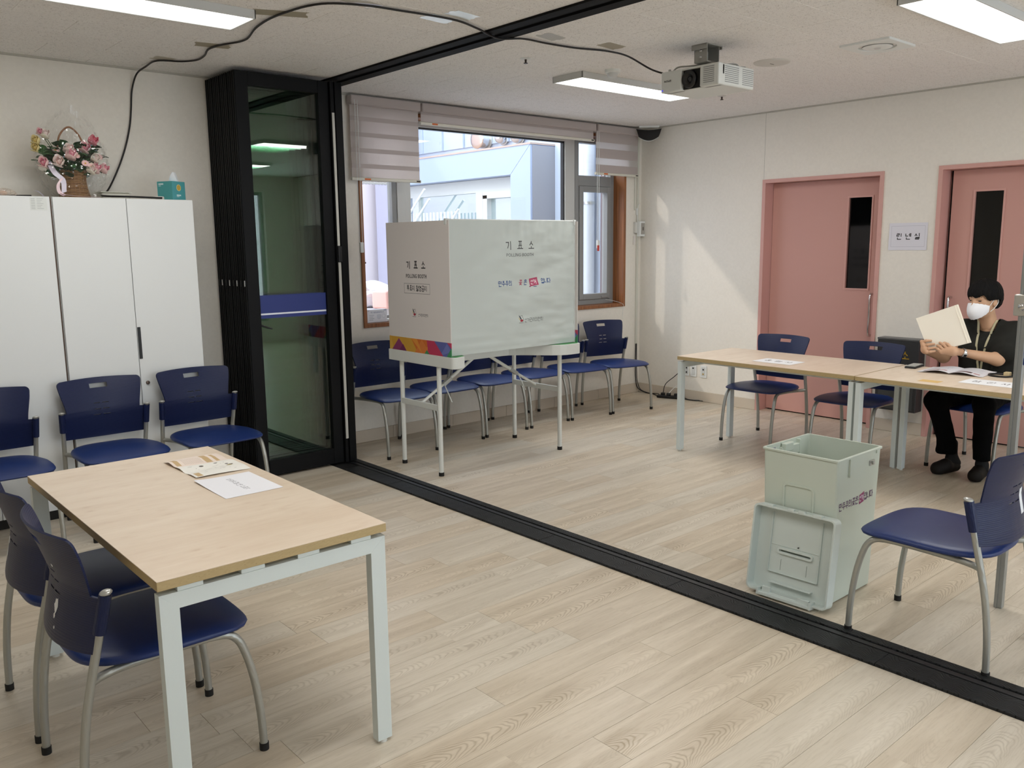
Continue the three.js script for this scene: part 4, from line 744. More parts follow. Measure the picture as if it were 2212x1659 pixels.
// ---------- polling booth ----------
{
  const bx0 = -3.585, bx1 = -2.395, bz0 = 0.71, bz1 = 1.47, t = thing('polling_booth', 'white folding polling booth on a white trestle table', 'booth', [0, 0, 0]);
  const white = mat('#d9dcd8', 0.4), green = mat('#3f8a4c', 0.5), rod = mat('#d4d8d6', 0.35), zf = 1.405, ty = 0.765, tt = 0.842;
  // tray with a body-shaped cut on the front side
  const outer = [], n = 24; outer.push([bx0, -bz0], [bx1, -bz0]);
  const corner = (cx, cz, r, a0) => { for (let i = 0; i <= 6; i++) { const a = a0 + i / 6 * Math.PI / 2; outer.push([cx + Math.cos(a) * r, -(cz + Math.sin(a) * r)]); } };
  corner(bx1 - 0.03, bz1 - 0.03, 0.03, 0);
  const depth = (x) => { const s = smooth(bx1 - 0.13, bx1 - 0.5, x) * smooth(bx0 + 0.08, bx0 + 0.22, x); return bz1 - 0.3 * s; };
  for (let i = 1; i < n; i++) { const x = lerp(bx1 - 0.06, bx0 + 0.06, i / n); outer.push([x, -depth(x)]); }
  corner(bx0 + 0.03, bz1 - 0.03, 0.03, Math.PI / 2);
  const tray = extrude(outer.reverse(), tt - ty - 0.006, { bevel: 0.003, seg: 2 }).rotateX(-Math.PI / 2).translate(0, ty + 0.003, 0);
  part('tray', tray, white, t, 'white plastic table tray'); 
  part('tray_surface', extrude(outer.map(([x, z]) => [lerp((bx0 + bx1) / 2, x, 0.985), lerp(-1.09, z, 0.975)]), 0.003).rotateX(-Math.PI / 2).translate(0, tt - 0.0005, 0), green, t, 'green writing surface');
  for (const [x, z] of [[-3.534, 0.787], [-3.551, 1.258], [-2.411, 0.73], [-2.43, 1.277]]) { const l = part('leg', tube([[x, 0.012, z], [x, ty + 0.02, z]], 0.0165, { rad: 16, curve: false }), white, t); part('foot_tip', cyl(0.019, 0.0185, 0, 0.026, x, z, 16), M.rubber, l); }
  for (const [xa, za, zb] of [[-3.541, 0.787, 1.258], [-2.42, 0.73, 1.277]]) part('cross_bar', rb(xa - 0.008, xa + 0.008, 0.45, 0.49, za, zb, 0.002), white, t);
  for (const [xa, s, zm] of [[-3.541, 1, 1.02], [-2.42, -1, 1.0]]) { part('brace', [tube([[xa, 0.475, zm], [xa + s * 0.24, 0.61, zm]], 0.0105, { rad: 8, curve: false }), tube([[xa + s * 0.22, 0.6, zm], [xa + s * 0.5, 0.765, zm]], 0.0125, { rad: 8, curve: false }), tube([[xa + s * 0.2, 0.59, zm + 0.012], [xa + s * 0.2, 0.47, zm + 0.1]], 0.004, { rad: 6, curve: false })], white, t); part('brace_hinge', xf(rb(-0.04, 0.04, -0.014, 0.014, -0.016, 0.016, 0.004), { r: [0, 0, s * 0.52], p: [xa + s * 0.235, 0.607, zm] }), M.alu, t); }
  // printed side boards
  const tri = (c, x0, y0, x1, y1, x2, y2, col) => { c.fillStyle = col; c.beginPath(); c.moveTo(x0, y0); c.lineTo(x1, y1); c.lineTo(x2, y2); c.fill(); };
  const bird = (c, x, y, s) => { c.fillStyle = '#2a2f38'; c.beginPath(); c.moveTo(x - s * 0.15, y - s * 0.85); c.quadraticCurveTo(x + s * 0.35, y - s * 0.5, x + s * 0.4, y); c.quadraticCurveTo(x + s * 0.05, y - s * 0.1, x - s * 0.15, y - s * 0.85); c.fill(); c.fillStyle = '#a3283a'; c.beginPath(); c.moveTo(x + s * 0.05, y); c.quadraticCurveTo(x + s * 0.5, y - s * 0.2, x + s * 0.75, y + s * 0.02); c.quadraticCurveTo(x + s * 0.6, y + s * 0.32, x + s * 0.2, y + s * 0.3); c.fill(); c.fillStyle = '#c9a63a'; c.beginPath(); c.moveTo(x - s * 0.3, y - s * 0.55); c.lineTo(x + s * 0.1, y - s * 0.1); c.lineTo(x - s * 0.02, y - s * 0.02); c.fill(); c.strokeStyle = '#555'; c.lineWidth = s * 0.06; c.beginPath(); c.moveTo(x - s * 0.2, y + s * 0.45); c.lineTo(x + s * 0.75, y + s * 0.45); c.moveTo(x + s * 0.15, y - s * 0.65); c.lineTo(x + s * 0.55, y - s * 0.75); c.lineTo(x + s * 0.8, y - s * 0.1); c.lineTo(x + s * 0.62, y + s * 0.3); c.stroke(); };
  const sideTex = canvasTex(1024, 1250, (c, w, h) => {     // 0.755 m wide (z from bz0 to bz1 - 0.01), 0.9 m high
    c.fillStyle = '#dbd5d2'; c.fillRect(0, 0, w, h);
    write(c, '기 표 소', w * 0.482, h * 0.297, 74, { weight: 0.13, gap: 0.42, narrow: 0.9, color: '#17171a' });
    latin(c, 'POLLING BOOTH', w * 0.485, h * 0.425, 50, { stretch: 0.86, color: '#1c1c20' });
    c.strokeStyle = '#55545a'; c.lineWidth = 3; c.strokeRect(w * 0.285, h * 0.468, w * 0.41, h * 0.075);
    write(c, '투표지 촬영금지', w * 0.49, h * 0.482, 52, { weight: 0.12, gap: 0.06, narrow: 0.8, color: '#17171a' });
    bird(c, w * 0.42, h * 0.7, 60); write(c, '선거관리위원회', w * 0.58, h * 0.695, 27, { weight: 0.1, gap: 0.04, narrow: 0.8, color: '#3a3a40' });
    const y0 = h * 0.893, y1 = h, H2 = y1 - y0, Y = '#c9993a', P = '#8a3d68', O = '#c76a2c', R = '#b93a5a', B = '#5a62a0', G = '#3f8a5a';
    c.fillStyle = Y; c.fillRect(0, y0, w, H2);
    tri(c, 0, y1, 20, y0 - 10, 80, y1, '#d2a94a'); tri(c, 45, y1, 170, y0 + H2 * 0.1, 300, y1, P); tri(c, 170, y1, 240, y0 + H2 * 0.5, 300, y1, '#72305a');
    tri(c, 380, y0, 700, y0, 540, y1 + 60, O); tri(c, 440, y1, 560, y0, 700, y1, '#d27a3a'); tri(c, 380, y0, 480, y0, 560, y1, '#d88f3c');
    c.fillStyle = R; c.beginPath(); c.moveTo(640, y0); c.lineTo(780, y0); c.lineTo(900, y1); c.lineTo(660, y1); c.fill(); tri(c, 600, y1, 640, y0 + H2 * 0.7, 680, y1, G);
    c.fillStyle = B; c.fillRect(800, y0, w - 800, H2); tri(c, 760, y0, 800, y0, 900, y1, B); tri(c, 850, y1, 960, y0 + H2 * 0.05, 1024, y0 + H2 * 0.6, '#6f78b8'); tri(c, 950, y1, 1024, y0 + H2 * 0.35, 1024, y1, G); tri(c, 960, y0, 1024, y0, 1024, y0 + H2 * 0.4, R); tri(c, 800, y1, 790, y0 + H2 * 0.2, 900, y1, R);
  });
  const yB = 0.842, yT = 1.73, board = (x) => planarUV(rb(x, x + 0.006, yB, yT, bz0 + 0.002, bz1 - 0.03, 0.001, 1), 'z', bz0, bz1 - 0.028, 'y', yB, yT);
  const bm = new THREE.MeshPhysicalMaterial({ map: sideTex, roughness: 0.55 });
  part('side_board', board(bx0 + 0.004), bm, t, 'printed side board with coloured triangles'); part('side_board', board(bx1 - 0.01), bm, t);
  part('rear_board', bx(bx0 + 0.01, bx1 - 0.01, yB, yT, bz0 + 0.006, bz0 + 0.012), mat('#dcdad7', 0.6), t);
  part('edge_post', [tube([[bx0 + 0.012, yB - 0.07, zf + 0.006], [bx0 + 0.012, yT + 0.004, zf + 0.006]], 0.0065, { rad: 10, curve: false }), tube([[bx1 - 0.012, yB - 0.07, zf + 0.006], [bx1 - 0.012, yT + 0.004, zf + 0.006]], 0.0065, { rad: 10, curve: false })], rod, t);
  part('top_rod', tube([[bx0 + 0.004, yT + 0.002, zf], [bx1 - 0.004, yT + 0.002, zf]], 0.0075, { rad: 12, curve: false }), rod, t);
  for (const x of [bx0 + 0.012, bx1 - 0.012]) part('corner_joint', rb(x - 0.013, x + 0.013, yT - 0.028, yT + 0.012, zf - 0.012, zf + 0.014, 0.005), rod, t);
  // fabric front, slightly rippled
  const fx0 = bx0 + 0.016, fx1 = bx1 - 0.014, frontTex = canvasTex(1600, 1270, (c, w, h) => {
    c.fillStyle = '#c8d0cd'; c.fillRect(0, 0, w, h);
    const X = (x) => (x - fx0) / (fx1 - fx0) * w, Y = (y) => (yT - y) / (yT - 0.79) * h;
    write(c, '기 표 소', X(-2.945), Y(1.582), 84, { weight: 0.09, gap: 0.5, narrow: 0.88, color: '#26282b' }); latin(c, 'POLLING BOOTH', X(-2.945), Y(1.472), 42, { color: '#3c4144', bold: false, stretch: 1.1 });
    const s = 50, y = Y(1.295); write(c, '민주주의', X(-3.085), y, s, { weight: 0.14, gap: 0.04, narrow: 0.82, color: '#2b4a86' }); write(c, '꽃', X(-2.94), y - 4, s, { weight: 0.13, color: '#b23f5e', narrow: 0.9 }); write(c, '은', X(-2.893), y - 4, s, { weight: 0.14, color: '#2b4a86', narrow: 0.82 });
    c.fillStyle = '#b5486a'; c.beginPath(); c.moveTo(X(-2.86), y - 12); c.lineTo(X(-2.782), y - 26); c.lineTo(X(-2.77), y + 52); c.lineTo(X(-2.85), y + 66); c.fill(); c.fillStyle = '#7d2c50'; c.fillRect(X(-2.858), y + 62, 18, 8); c.fillStyle = '#3c4f80'; c.fillRect(X(-2.82), y + 64, 40, 6);
    write(c, '선거', X(-2.817), y - 3, s * 0.92, { weight: 0.13, gap: 0.02, narrow: 0.78, color: '#f3eef0' }); write(c, '입니다', X(-2.7), y - 12, s, { weight: 0.14, gap: 0.04, narrow: 0.8, color: '#2b4a86' });
    bird(c, X(-2.955), Y(1.0), 60); write(c, '선거관리위원회', X(-2.82), Y(1.012), 40, { weight: 0.09, gap: 0.08, narrow: 0.82, color: '#55595c' });
  });
  const nu = 80, nv = 60, bottom = (u) => 0.8475;
  const fabric = sheet(nu, nv, (i, j) => {
    const u = i / nu, v = j / nv, x = lerp(fx0, fx1, u), y = lerp(bottom(u), yT + 0.002, v), k = Math.sin(v * Math.PI);
    const rip = (fbm(u * 7 + 3, v * 24, 256, 256, 3) - 0.5) * 0.011 * smooth(0.1, 0.7, u) + (fbm(u * 26, v * 5, 256, 256, 2, N2) - 0.5) * 0.011 * smooth(0.75, 1, v) + (fbm(u * 5 - v * 6 + 9, v * 2 + u, 256, 256, 2, N3) - 0.5) * 0.014 * k + Math.max(0, 0.003 * Math.sin((v * 13 - 0.4) * 6.283) * smooth(0.25, 0.05, v));
    return V(x, y, zf + 0.009 + rip);
  }, 0.0006);
  part('fabric_front', fabric, new THREE.MeshPhysicalMaterial({ map: frontTex, roughness: 0.5 }), t, 'pale fabric front with printed lettering');
}

// ---------- ballot box and its lid ----------
M.ballot = mat('#c9d2c6', 0.4); M.ballot2 = mat('#d0dad6', 0.38);
{
  const t = thing('ballot_box', 'open pale green plastic ballot box with purple slogan', 'ballot box', [-3.4, 0, 3.968]), hT = 0.655;
  // hollow tapered shell
  const ring = (y) => { const k = y / hT, w = lerp(0.171, 0.194, k), d = lerp(0.17, 0.18, k); return { w, d }; }, th = 0.005;
  const loop = (y, inset, r = 0.014) => { const { w, d } = ring(y); return roundRect(-w + inset, w - inset, -d + inset, d - inset, r, 4); };
  const wall = (levels, flip) => { const pos = [], idx = [], n = loop(0, 0).length; for (const [y, ins] of levels) for (const [x, z] of [...loop(y, ins), loop(y, ins)[0]]) pos.push(x, y, -z); for (let j = 0; j < levels.length - 1; j++) for (let i = 0; i < n; i++) { const a = j * (n + 1) + i, b = a + n + 1; flip ? idx.push(a, b, a + 1, b, b + 1, a + 1) : idx.push(a, a + 1, b, b, a + 1, b + 1); } const g = new THREE.BufferGeometry(); g.setAttribute('position', new THREE.Float32BufferAttribute(pos, 3)); g.setIndex(idx); return toCreasedNormals(g, 0.5); };
  part('body', [wall([[0.004, 0.004], [0.008, 0], [hT - 0.01, 0], [hT - 0.009, -0.006], [hT - 0.002, -0.006], [hT, -0.004], [hT, th], [hT - 0.03, th], [0.02, th]]), extrude(loop(0.004, 0.004), 0.012).rotateX(-Math.PI / 2).translate(0, 0.004, 0)], M.ballot, t);
  // raised rectangle on the left face (leans with the wall)
  const lean = Math.atan2(0.023, hT), onLeft = (g) => { g.rotateY(-Math.PI / 2); const m = new THREE.Matrix4().makeRotationZ(lean); g.applyMatrix4(m); g.translate(-0.1712, 0, 0); return g; };
  const fr = (o, i) => extrude(roundRect(-0.075, 0.075, 0.2, 0.51, 0.02), 0.0045, { bevel: 0.001, holes: [roundRect(-0.068, 0.068, 0.207, 0.503, 0.016).reverse()] });
  part('recess_frame', onLeft(fr()), M.ballot, t);
  // slogan on the front face
  const leanF = Math.atan2(0.01, hT), slog = new THREE.PlaneGeometry(0.305, 0.069); slog.rotateX(leanF); slog.rotateZ(0.012); slog.translate(-0.012, 0.445, 0.17 + 0.01 * 0.445 / hT + 0.0009);
  part('printed_slogan', slog, new THREE.MeshPhysicalMaterial({ roughness: 0.5, transparent: true, map: canvasTex(1024, 232, (c, w, h) => { const s = 112, y = 62, col = '#5a3a66'; write(c, '민주주의', 190, y + 8, s, { weight: 0.13, gap: 0.02, narrow: 0.8, color: col }); write(c, '꽃은', 480, y + 4, s, { weight: 0.13, gap: 0.02, narrow: 0.85, color: col }); c.fillStyle = '#8a2f63'; c.beginPath(); c.moveTo(600, 62); c.lineTo(742, 26); c.lineTo(742, 184); c.lineTo(600, 206); c.fill(); write(c, '선거', 670, 70, 90, { weight: 0.13, gap: 0.0, narrow: 0.68, color: '#d9cfe0' }); write(c, '입니다', 885, y - 8, s, { weight: 0.13, gap: 0.02, narrow: 0.8, color: col }); }) }), t, 'purple printed slogan');
  part('latch', [rb(0.085, 0.13, 0.582, 0.607, 0.176, 0.185, 0.003), rb(0.1, 0.115, 0.588, 0.602, 0.183, 0.192, 0.003)], M.steel, t, 'steel latch');
  part('rib', rb(-0.1, -0.092, 0.565, 0.646, 0.176, 0.188, 0.002), M.ballot, t); part('rib', rb(0.145, 0.165, 0.63, 0.645, 0.177, 0.184, 0.002), M.ballot, t);
  part('inner_catch', [rb(-0.07, 0.08, 0.585, 0.632, -0.176, -0.158, 0.004), rb(-0.06, 0.01, 0.61, 0.65, -0.172, -0.148, 0.004), rb(0.078, 0.086, 0.5, 0.65, -0.178, -0.156, 0.003)], M.ballot, t); part('inner_label', bx(-0.14, -0.105, 0.6, 0.638, -0.1745, -0.1725), mat('#8a8f9a', 0.6), t);
  // lid, leaning on the left face of the box; local y up along the lid, +z its hollow side
  const l = thing('leaning_cover', 'pale green plastic lid leaning upside-down against the ballot box', 'cover', [-3.648, 0.013, 3.985]), W = 0.192, Hh = 0.39, S = 0.055;
  l.rotation.set(0, -Math.PI / 2 + 0.03, 0); const tilt = new THREE.Matrix4().makeRotationX(-0.135), T = (g) => g.applyMatrix4(tilt);
  const rim = roundRect(-W, W, 0, Hh, 0.022), inn = roundRect(-W + 0.006, W - 0.006, 0.006, Hh - 0.006, 0.018);
  part('lid_rim', [T(extrude(rim, S, { bevel: 0.0015, holes: [inn.slice().reverse()] }))], M.ballot2, l);
  part('lid_plate', [T(extrude(roundRect(-W + 0.003, W - 0.003, 0.003, Hh - 0.003, 0.02), 0.004, { holes: [roundRect(-0.07, 0.075, 0.19, 0.198, 0.0035).reverse(), roundRect(-0.063, -0.061, 0.105, 0.155, 0.0009).reverse(), roundRect(0.061, 0.063, 0.105, 0.155, 0.0009).reverse()] }))], M.ballot2, l);
  part('slot_collar', [T(extrude(roundRect(-0.082, 0.087, 0.18, 0.208, 0.013), 0.012, { bevel: 0.001, holes: [roundRect(-0.074, 0.079, 0.188, 0.2, 0.0055).reverse()] }))], M.ballot2, l, 'raised collar round the paper slot');
  part('ledge', [T(rb(-0.12, -0.117, 0.09, Hh - 0.03, 0.004, 0.014, 0.001)), T(rb(0.117, 0.12, 0.09, Hh - 0.03, 0.004, 0.014, 0.001)), T(rb(-0.12, 0.12, 0.09, 0.093, 0.004, 0.014, 0.001)), T(rb(-0.12, 0.12, 0.215, 0.217, 0.004, 0.007, 0.001))], M.ballot2, l);
  part('lower_tray', [T(rb(-0.125, 0.125, -0.012, 0.003, 0.03, 0.072, 0.003)), T(rb(-0.1, 0.1, 0.043, 0.05, 0.004, 0.026, 0.002)), T(rb(-0.13, -0.12, -0.012, 0.02, 0.03, 0.074, 0.002)), T(rb(0.12, 0.13, -0.012, 0.02, 0.03, 0.074, 0.002)), T(rb(-0.11, -0.07, 0.0, 0.03, 0.045, 0.06, 0.003)), T(rb(0.06, 0.115, 0.0, 0.022, 0.045, 0.06, 0.003))], M.ballot2, l, 'hinged lower flap');
  part('upper_hinge', [T(rb(-0.13, -0.1, Hh - 0.008, Hh + 0.008, 0.03, 0.06, 0.003)), T(rb(0.09, 0.13, Hh - 0.008, Hh + 0.008, 0.03, 0.06, 0.003)), T(rb(-0.03, 0.0, Hh - 0.004, Hh + 0.009, 0.04, 0.058, 0.003)), T(rb(0.02, 0.05, Hh - 0.004, Hh + 0.009, 0.04, 0.058, 0.003))], M.ballot2, l);
  part('screw', T(cyl(0.003, 0.003, -0.004, 0.006, 0, 0, 10).rotateX(Math.PI / 2).translate(0.015, 0.225, 0.004)), M.black, l);
}

// ---------- things on the cabinets ----------
{
  const y0 = 1.8685, fl = thing('flower_basket', 'wicker basket of pink roses wrapped in cellophane on the cabinet', 'flower basket', [-5.462, y0, 0.25]);
  const wick = mat('#9a7650', 0.65), wick2 = mat('#8a6643', 0.65), rad = (y) => 0.074 + 0.012 * Math.sin((y - 0.01) / 0.16 * Math.PI * 1.1 + 2.6) + 0.004;
  part('basket_core', lathe([[0, 0.003], [0.07, 0.003], ...Array.from({ length: 10 }, (_, i) => [rad(i * 0.0165 + 0.005) - 0.004, i * 0.0165 + 0.005]), [0.05, 0.155], [0, 0.15]], 30), mat('#6f5236', 0.8), fl);
  for (let r = 0; r < 18; r++) {
    const y = 0.008 + r * 0.0086, pts = []; for (let i = 0; i < 44; i++) { const a = i / 44 * Math.PI * 2; pts.push([Math.cos(a) * (rad(y) + 0.0022 * Math.sin(a * 11 + (r % 2) * Math.PI)), y, Math.sin(a) * (rad(y) + 0.0022 * Math.sin(a * 11 + (r % 2) * Math.PI))]); }
    part('woven_strand', tube(pts, 0.0034, { seg: 66, rad: 5, closed: true }), r % 3 ? wick : wick2, fl);
  }
  for (let i = 0; i < 22; i++) { const a = i / 22 * Math.PI * 2, p = []; for (let k = 0; k <= 5; k++) { const y = 0.003 + k * 0.031; p.push([Math.cos(a) * rad(y), y, Math.sin(a) * rad(y)]); } part('stake', tube(p, 0.0026, { rad: 5, seg: 8 }), wick2, fl); }
  part('rim', tube(Array.from({ length: 20 }, (_, i) => [Math.cos(i / 10 * Math.PI) * rad(0.16), 0.162, Math.sin(i / 10 * Math.PI) * rad(0.16)]), 0.005, { closed: true, seg: 50, rad: 7 }), wick, fl);
  part('handle', tube([[-0.075, 0.15, 0], [-0.072, 0.28, 0], [-0.05, 0.37, 0], [0, 0.415, 0], [0.05, 0.375, 0], [0.078, 0.28, 0], [0.082, 0.15, 0]], 0.0052, { seg: 40, rad: 8 }), mat('#8f6444', 0.6), fl, 'bent cane handle');
  const rnd = rng(404), leafG = [0, 1, 2].map((k) => sheet(6, 4, (i, j) => { const u = i / 6, w = 0.018 * Math.sin(Math.PI * Math.pow(u, 0.8)) + 0.0004; return V((j / 4 - 0.5) * 2 * w, 0.012 * Math.sin(u * (2 + k * 0.4)) - 0.006 * Math.abs(j / 4 - 0.5), u * 0.052); }, 0.0005));
  const leafM = ['#2f5a35', '#24482c', '#3c6b3f', '#1d3a24'].map((c) => mat(c, 0.5)), stemM = mat('#3c5a33', 0.6);
  for (let i = 0; i < 170; i++) { const a = rnd() * 6.283, up = 0.15 + rnd() * 0.17, r = 0.02 + rnd() * 0.12 * (0.5 + up * 2), l = part('leaf', leafG[i % 3], leafM[i % 4], fl); l.position.set(Math.cos(a) * r, up - r * 0.25, Math.sin(a) * r * 0.75); l.rotation.set((rnd() - 0.6) * 1.2, Math.PI / 2 - a + (rnd() - 0.5), (rnd() - 0.5) * 0.8); l.scale.setScalar(0.9 + rnd() * 0.75); }
    // rose: whorls of curved petals
  const petal = (w, h, curl, open) => sheet(5, 5, (i, j) => { const u = (i / 5 - 0.5) * 2, v = j / 5, ww = w * Math.sin(Math.PI * (0.12 + 0.7 * v)) * (1 - 0.15 * v); return V(Math.sin(u * 0.9) * ww, v * h - 0.004 * u * u, Math.cos(u * 0.9) * ww * 0.75 * curl + open * v * v * h - ww * 0.75 * curl * 0.3); }, 0.0007);
  const mkRose = (n, w, h, o) => { const L = []; for (let k = 0; k < n; k++) { const q = petal(w * (0.55 + 0.5 * k / n), h * (0.86 + 0.1 * k / n), 1, o * (k / n)); q.rotateY(k * 2.399); q.translate(Math.sin(k * 2.399) * 0.006 * k / n, 0, Math.cos(k * 2.399) * 0.006 * k / n); L.push(q); } return merge(L); };
  const inner = mkRose(7, 0.014, 0.032, 0.15), outer = mkRose(6, 0.024, 0.03, 0.5), sep = merge([0, 1, 2, 3, 4].map((k) => petal(0.008, 0.02, 0.4, 0.6).rotateY(k * 1.257).translate(0, -0.006, 0)));
  const RC = { pink: [mat('#e493a4', 0.6), mat('#f0cdcb', 0.6)], pale: [mat('#f0cfc8', 0.6), mat('#f3e3dc', 0.6)], deep: [mat('#d9566f', 0.6), mat('#e58a98', 0.6)], yellow: [mat('#d9c07a', 0.6), mat('#e3d49a', 0.6)], cream: [mat('#efd9d3', 0.6), mat('#f2ecdf', 0.6)] };
  for (const [x, y, z, k, s] of [[-0.16, 0.185, 0.07, 'pink', 1.15], [-0.092, 0.19, 0.1, 'pale', 1.25], [-0.022, 0.225, 0.1, 'pink', 1.25], [-0.028, 0.262, 0.06, 'pale', 1.15], [0.06, 0.275, 0.06, 'pink', 1.3], [0.1, 0.16, 0.09, 'pink', 1.1], [0.075, 0.155, 0.1, 'cream', 1.1], [0.15, 0.165, 0.06, 'pink', 1.05], [0.115, 0.325, 0.03, 'deep', 1.1], [-0.13, 0.345, 0.02, 'cream', 1.0], [-0.18, 0.31, 0.03, 'yellow', 1.0], [-0.19, 0.27, 0.04, 'yellow', 0.95], [0.105, 0.22, 0.08, 'cream', 1.0], [0.005, 0.27, 0.02, 'pink', 0.9], [-0.165, 0.16, 0.06, 'cream', 0.9], [-0.15, 0.365, 0, 'pink', 0.8]]) {
    const r = part('rose', outer, RC[k][1], fl); r.position.set(x, y, z); r.rotation.set(0.75 + (rnd() - 0.5) * 0.5, 0, -x * 2.2 + (rnd() - 0.5) * 0.4); r.scale.setScalar(s * 1.5);
    part('inner_petals', inner, RC[k][0], r); part('sepals', sep, leafM[0], r);
    part('stem', tube([[0, 0.12, 0], [x * 0.5, lerp(0.12, y, 0.5), z * 0.5], [x, y, z]], 0.0022, { rad: 5, seg: 8 }), stemM, fl);
  }
  const daisy = merge(Array.from({ length: 14 }, (_, k) => sheet(2, 3, (i, j) => V((i / 2 - 0.5) * 0.008 * Math.sin(0.4 + j / 3 * 2.2), 0.002 * j / 3, 0.004 + j / 3 * 0.017), 0.0005).rotateY(k / 14 * 6.283))), dc = xf(new THREE.SphereGeometry(0.006, 10, 6), { s: [1, 0.5, 1] });
  for (const [x, y, z] of [[0.042, 0.2, 0.12], [-0.1, 0.272, 0.07], [0.14, 0.245, 0.05], [0.0, 0.245, 0.11], [0.075, 0.185, 0.115]]) { const d = part('daisy', daisy, mat('#efc3c2', 0.6), fl); d.position.set(x, y, z); d.rotation.set(1.1, 0, (rnd() - 0.5) * 0.6); part('daisy_centre', dc, mat('#d6a13d', 0.6), d); }
  const rib = mat('#d9d3e2', 0.35), rib2 = mat('#e8cdd2', 0.35), strip = (pts, w, m) => { const c = new THREE.CatmullRomCurve3(pts.map((p) => V(...p))); part('ribbon', sheet(24, 1, (i, j) => c.getPoint(i / 24).add(V((j - 0.5) * w * 0.9, (j - 0.5) * w * 0.35, 0)), 0.0006), m, fl, 'pale satin ribbon'); };
  strip([[-0.14, 0.2, 0.07], [-0.12, 0.14, 0.1], [-0.085, 0.1, 0.11], [-0.085, 0.03, 0.115]], 0.03, rib); strip([[-0.09, 0.11, 0.115], [-0.115, 0.07, 0.12], [-0.11, 0.03, 0.12], [-0.085, 0.012, 0.125]], 0.02, rib2);
  part('ribbon', sheet(20, 1, (i, j) => V(lerp(-0.11, 0.1, i / 20), 0.004 + 0.02 * Math.exp(-i / 5), 0.115 + 0.06 * Math.sin(i / 20 * 2.4) + (j - 0.5) * 0.024), 0.0006), rib2, fl, 'pale satin ribbon'); part('ribbon', sheet(8, 1, (i, j) => V(-0.2 - 0.05 * i / 8, 0.004 + 0.03 * Math.sin(i / 8 * 2), 0.14 + (j - 0.5) * 0.026), 0.0006), rib, fl, 'pale satin ribbon');
  // crumpled cellophane
  const cg = new THREE.IcosahedronGeometry(1, 24), p = cg.attributes.position; for (let i = 0; i < p.count; i++) { const v = V(p.getX(i), p.getY(i), p.getZ(i)).normalize(), a = Math.atan2(v.z, v.x), n = (fbm(a * 5 + 50, v.y * 4 + 50, 256, 256, 3) - 0.5) * 0.16 + Math.abs(fbm(a * 9 + 20, v.y * 9 + 70, 256, 256, 2, N2) - 0.5) * 0.34, top = Math.max(0, v.y - 0.55) * 0.6 * (0.4 + fbm(a * 3 + 9, 3, 256, 256, 2, N3)); p.setXYZ(i, v.x * (0.185 + n * 0.19) * (v.y < -0.4 ? 1 + (v.y + 0.4) * 0.1 : 1), Math.max(0.002, 0.21 + v.y * (0.225 + n * 0.15) + top * 0.3), v.z * (0.155 + n * 0.13)); } cg.computeVertexNormals();
  part('cellophane', cg, mat('#ffffff', 0.05, { transmission: 1, ior: 1.5 }), fl, 'clear crumpled cellophane wrap');
  // tissue box
  const tb = thing('tissue_box', 'small teal cube tissue box with tissue on the cabinet', 'tissue box', [-4.906, y0, 0.3], 0.5), s = 0.058, hh = 0.118;
  const face = (k) => canvasTex(256, 256, (c) => { c.fillStyle = k ? '#4fa0a6' : '#4f9f9f'; c.fillRect(0, 0, 256, 256); c.fillStyle = '#d6ecec'; if (k) { c.fillRect(80, 176, 84, 18); c.fillRect(80, 200, 50, 7); c.fillStyle = '#e2d9a0'; c.beginPath(); c.arc(128, 84, 44, 0, 7); c.fill(); c.fillStyle = '#c9a94a'; c.beginPath(); c.arc(128, 84, 37, 0, 7); c.fill(); } else { c.fillRect(24, 26, 84, 20); c.fillRect(24, 56, 40, 8); } });
  part('box', planarUV(rb(-s, s, 0, hh, -s, s, 0.002, 1), 'x', -s, s, 'y', 0, hh), new THREE.MeshPhysicalMaterial({ map: face(1), roughness: 0.45 }), tb);
  part('printed_side', planarUV(bx(-s - 0.0006, -s, 0.002, hh - 0.002, -s, s), 'z', -s, s, 'y', 0, hh), new THREE.MeshPhysicalMaterial({ map: face(0), roughness: 0.45 }), tb);
  part('tissue', sheet(10, 10, (i, j) => { const u = i / 10 - 0.5, v = j / 10; return V(u * 0.13 * (1 - v * 0.8) + 0.012 - v * 0.01, hh - 0.002 + v * 0.06 + 0.003 * Math.sin(u * 14), 0.016 * Math.sin(u * 9 + v * 2) * (1 - v) + 0.014 + 0.01 * v); }, 0.0006), M.paper, tb, 'white tissue');
  const cp = thing('plastic_container', 'clear flat plastic container lying on the cabinet beside the basket', 'container', [-5.235, y0, 0.22]);
  part('tub', rb(-0.085, 0.085, 0.002, 0.042, -0.06, 0.06, 0.014, 4), mat('#f4f3ea', 0.25, { transmission: 0.55 }), cp); part('lid', rb(-0.09, 0.09, 0.042, 0.048, -0.065, 0.065, 0.003), mat('#f0efe4', 0.3, { transmission: 0.4 }), cp);
  const tr = thing('tape_roll', 'white tape roll lying on the cabinet beside the tissue box', 'tape roll', [-5.02, y0, 0.37]); part('roll', lathe([[0.022, 0], [0.036, 0], [0.038, 0.004], [0.038, 0.016], [0.036, 0.02], [0.022, 0.02], [0.022, 0]], 30), mat('#e6e4da', 0.4), tr);
  const pb = thing('snack_bag', 'clear bag with orange contents at the left end of the cabinet top', 'bag', [-5.89, y0, 0.3]);
  const bag = new THREE.IcosahedronGeometry(1, 10), q = bag.attributes.position; for (let i = 0; i < q.count; i++) { const v = V(q.getX(i), q.getY(i), q.getZ(i)).normalize(), n = 1 + 0.4 * (fbm(v.x * 5 + 30, v.z * 5 + v.y * 4 + 30, 256, 256, 3) - 0.5); q.setXYZ(i, v.x * 0.11 * n, Math.max(0.002, 0.02 + v.y * 0.03 * n), v.z * 0.07 * n); } bag.computeVertexNormals();
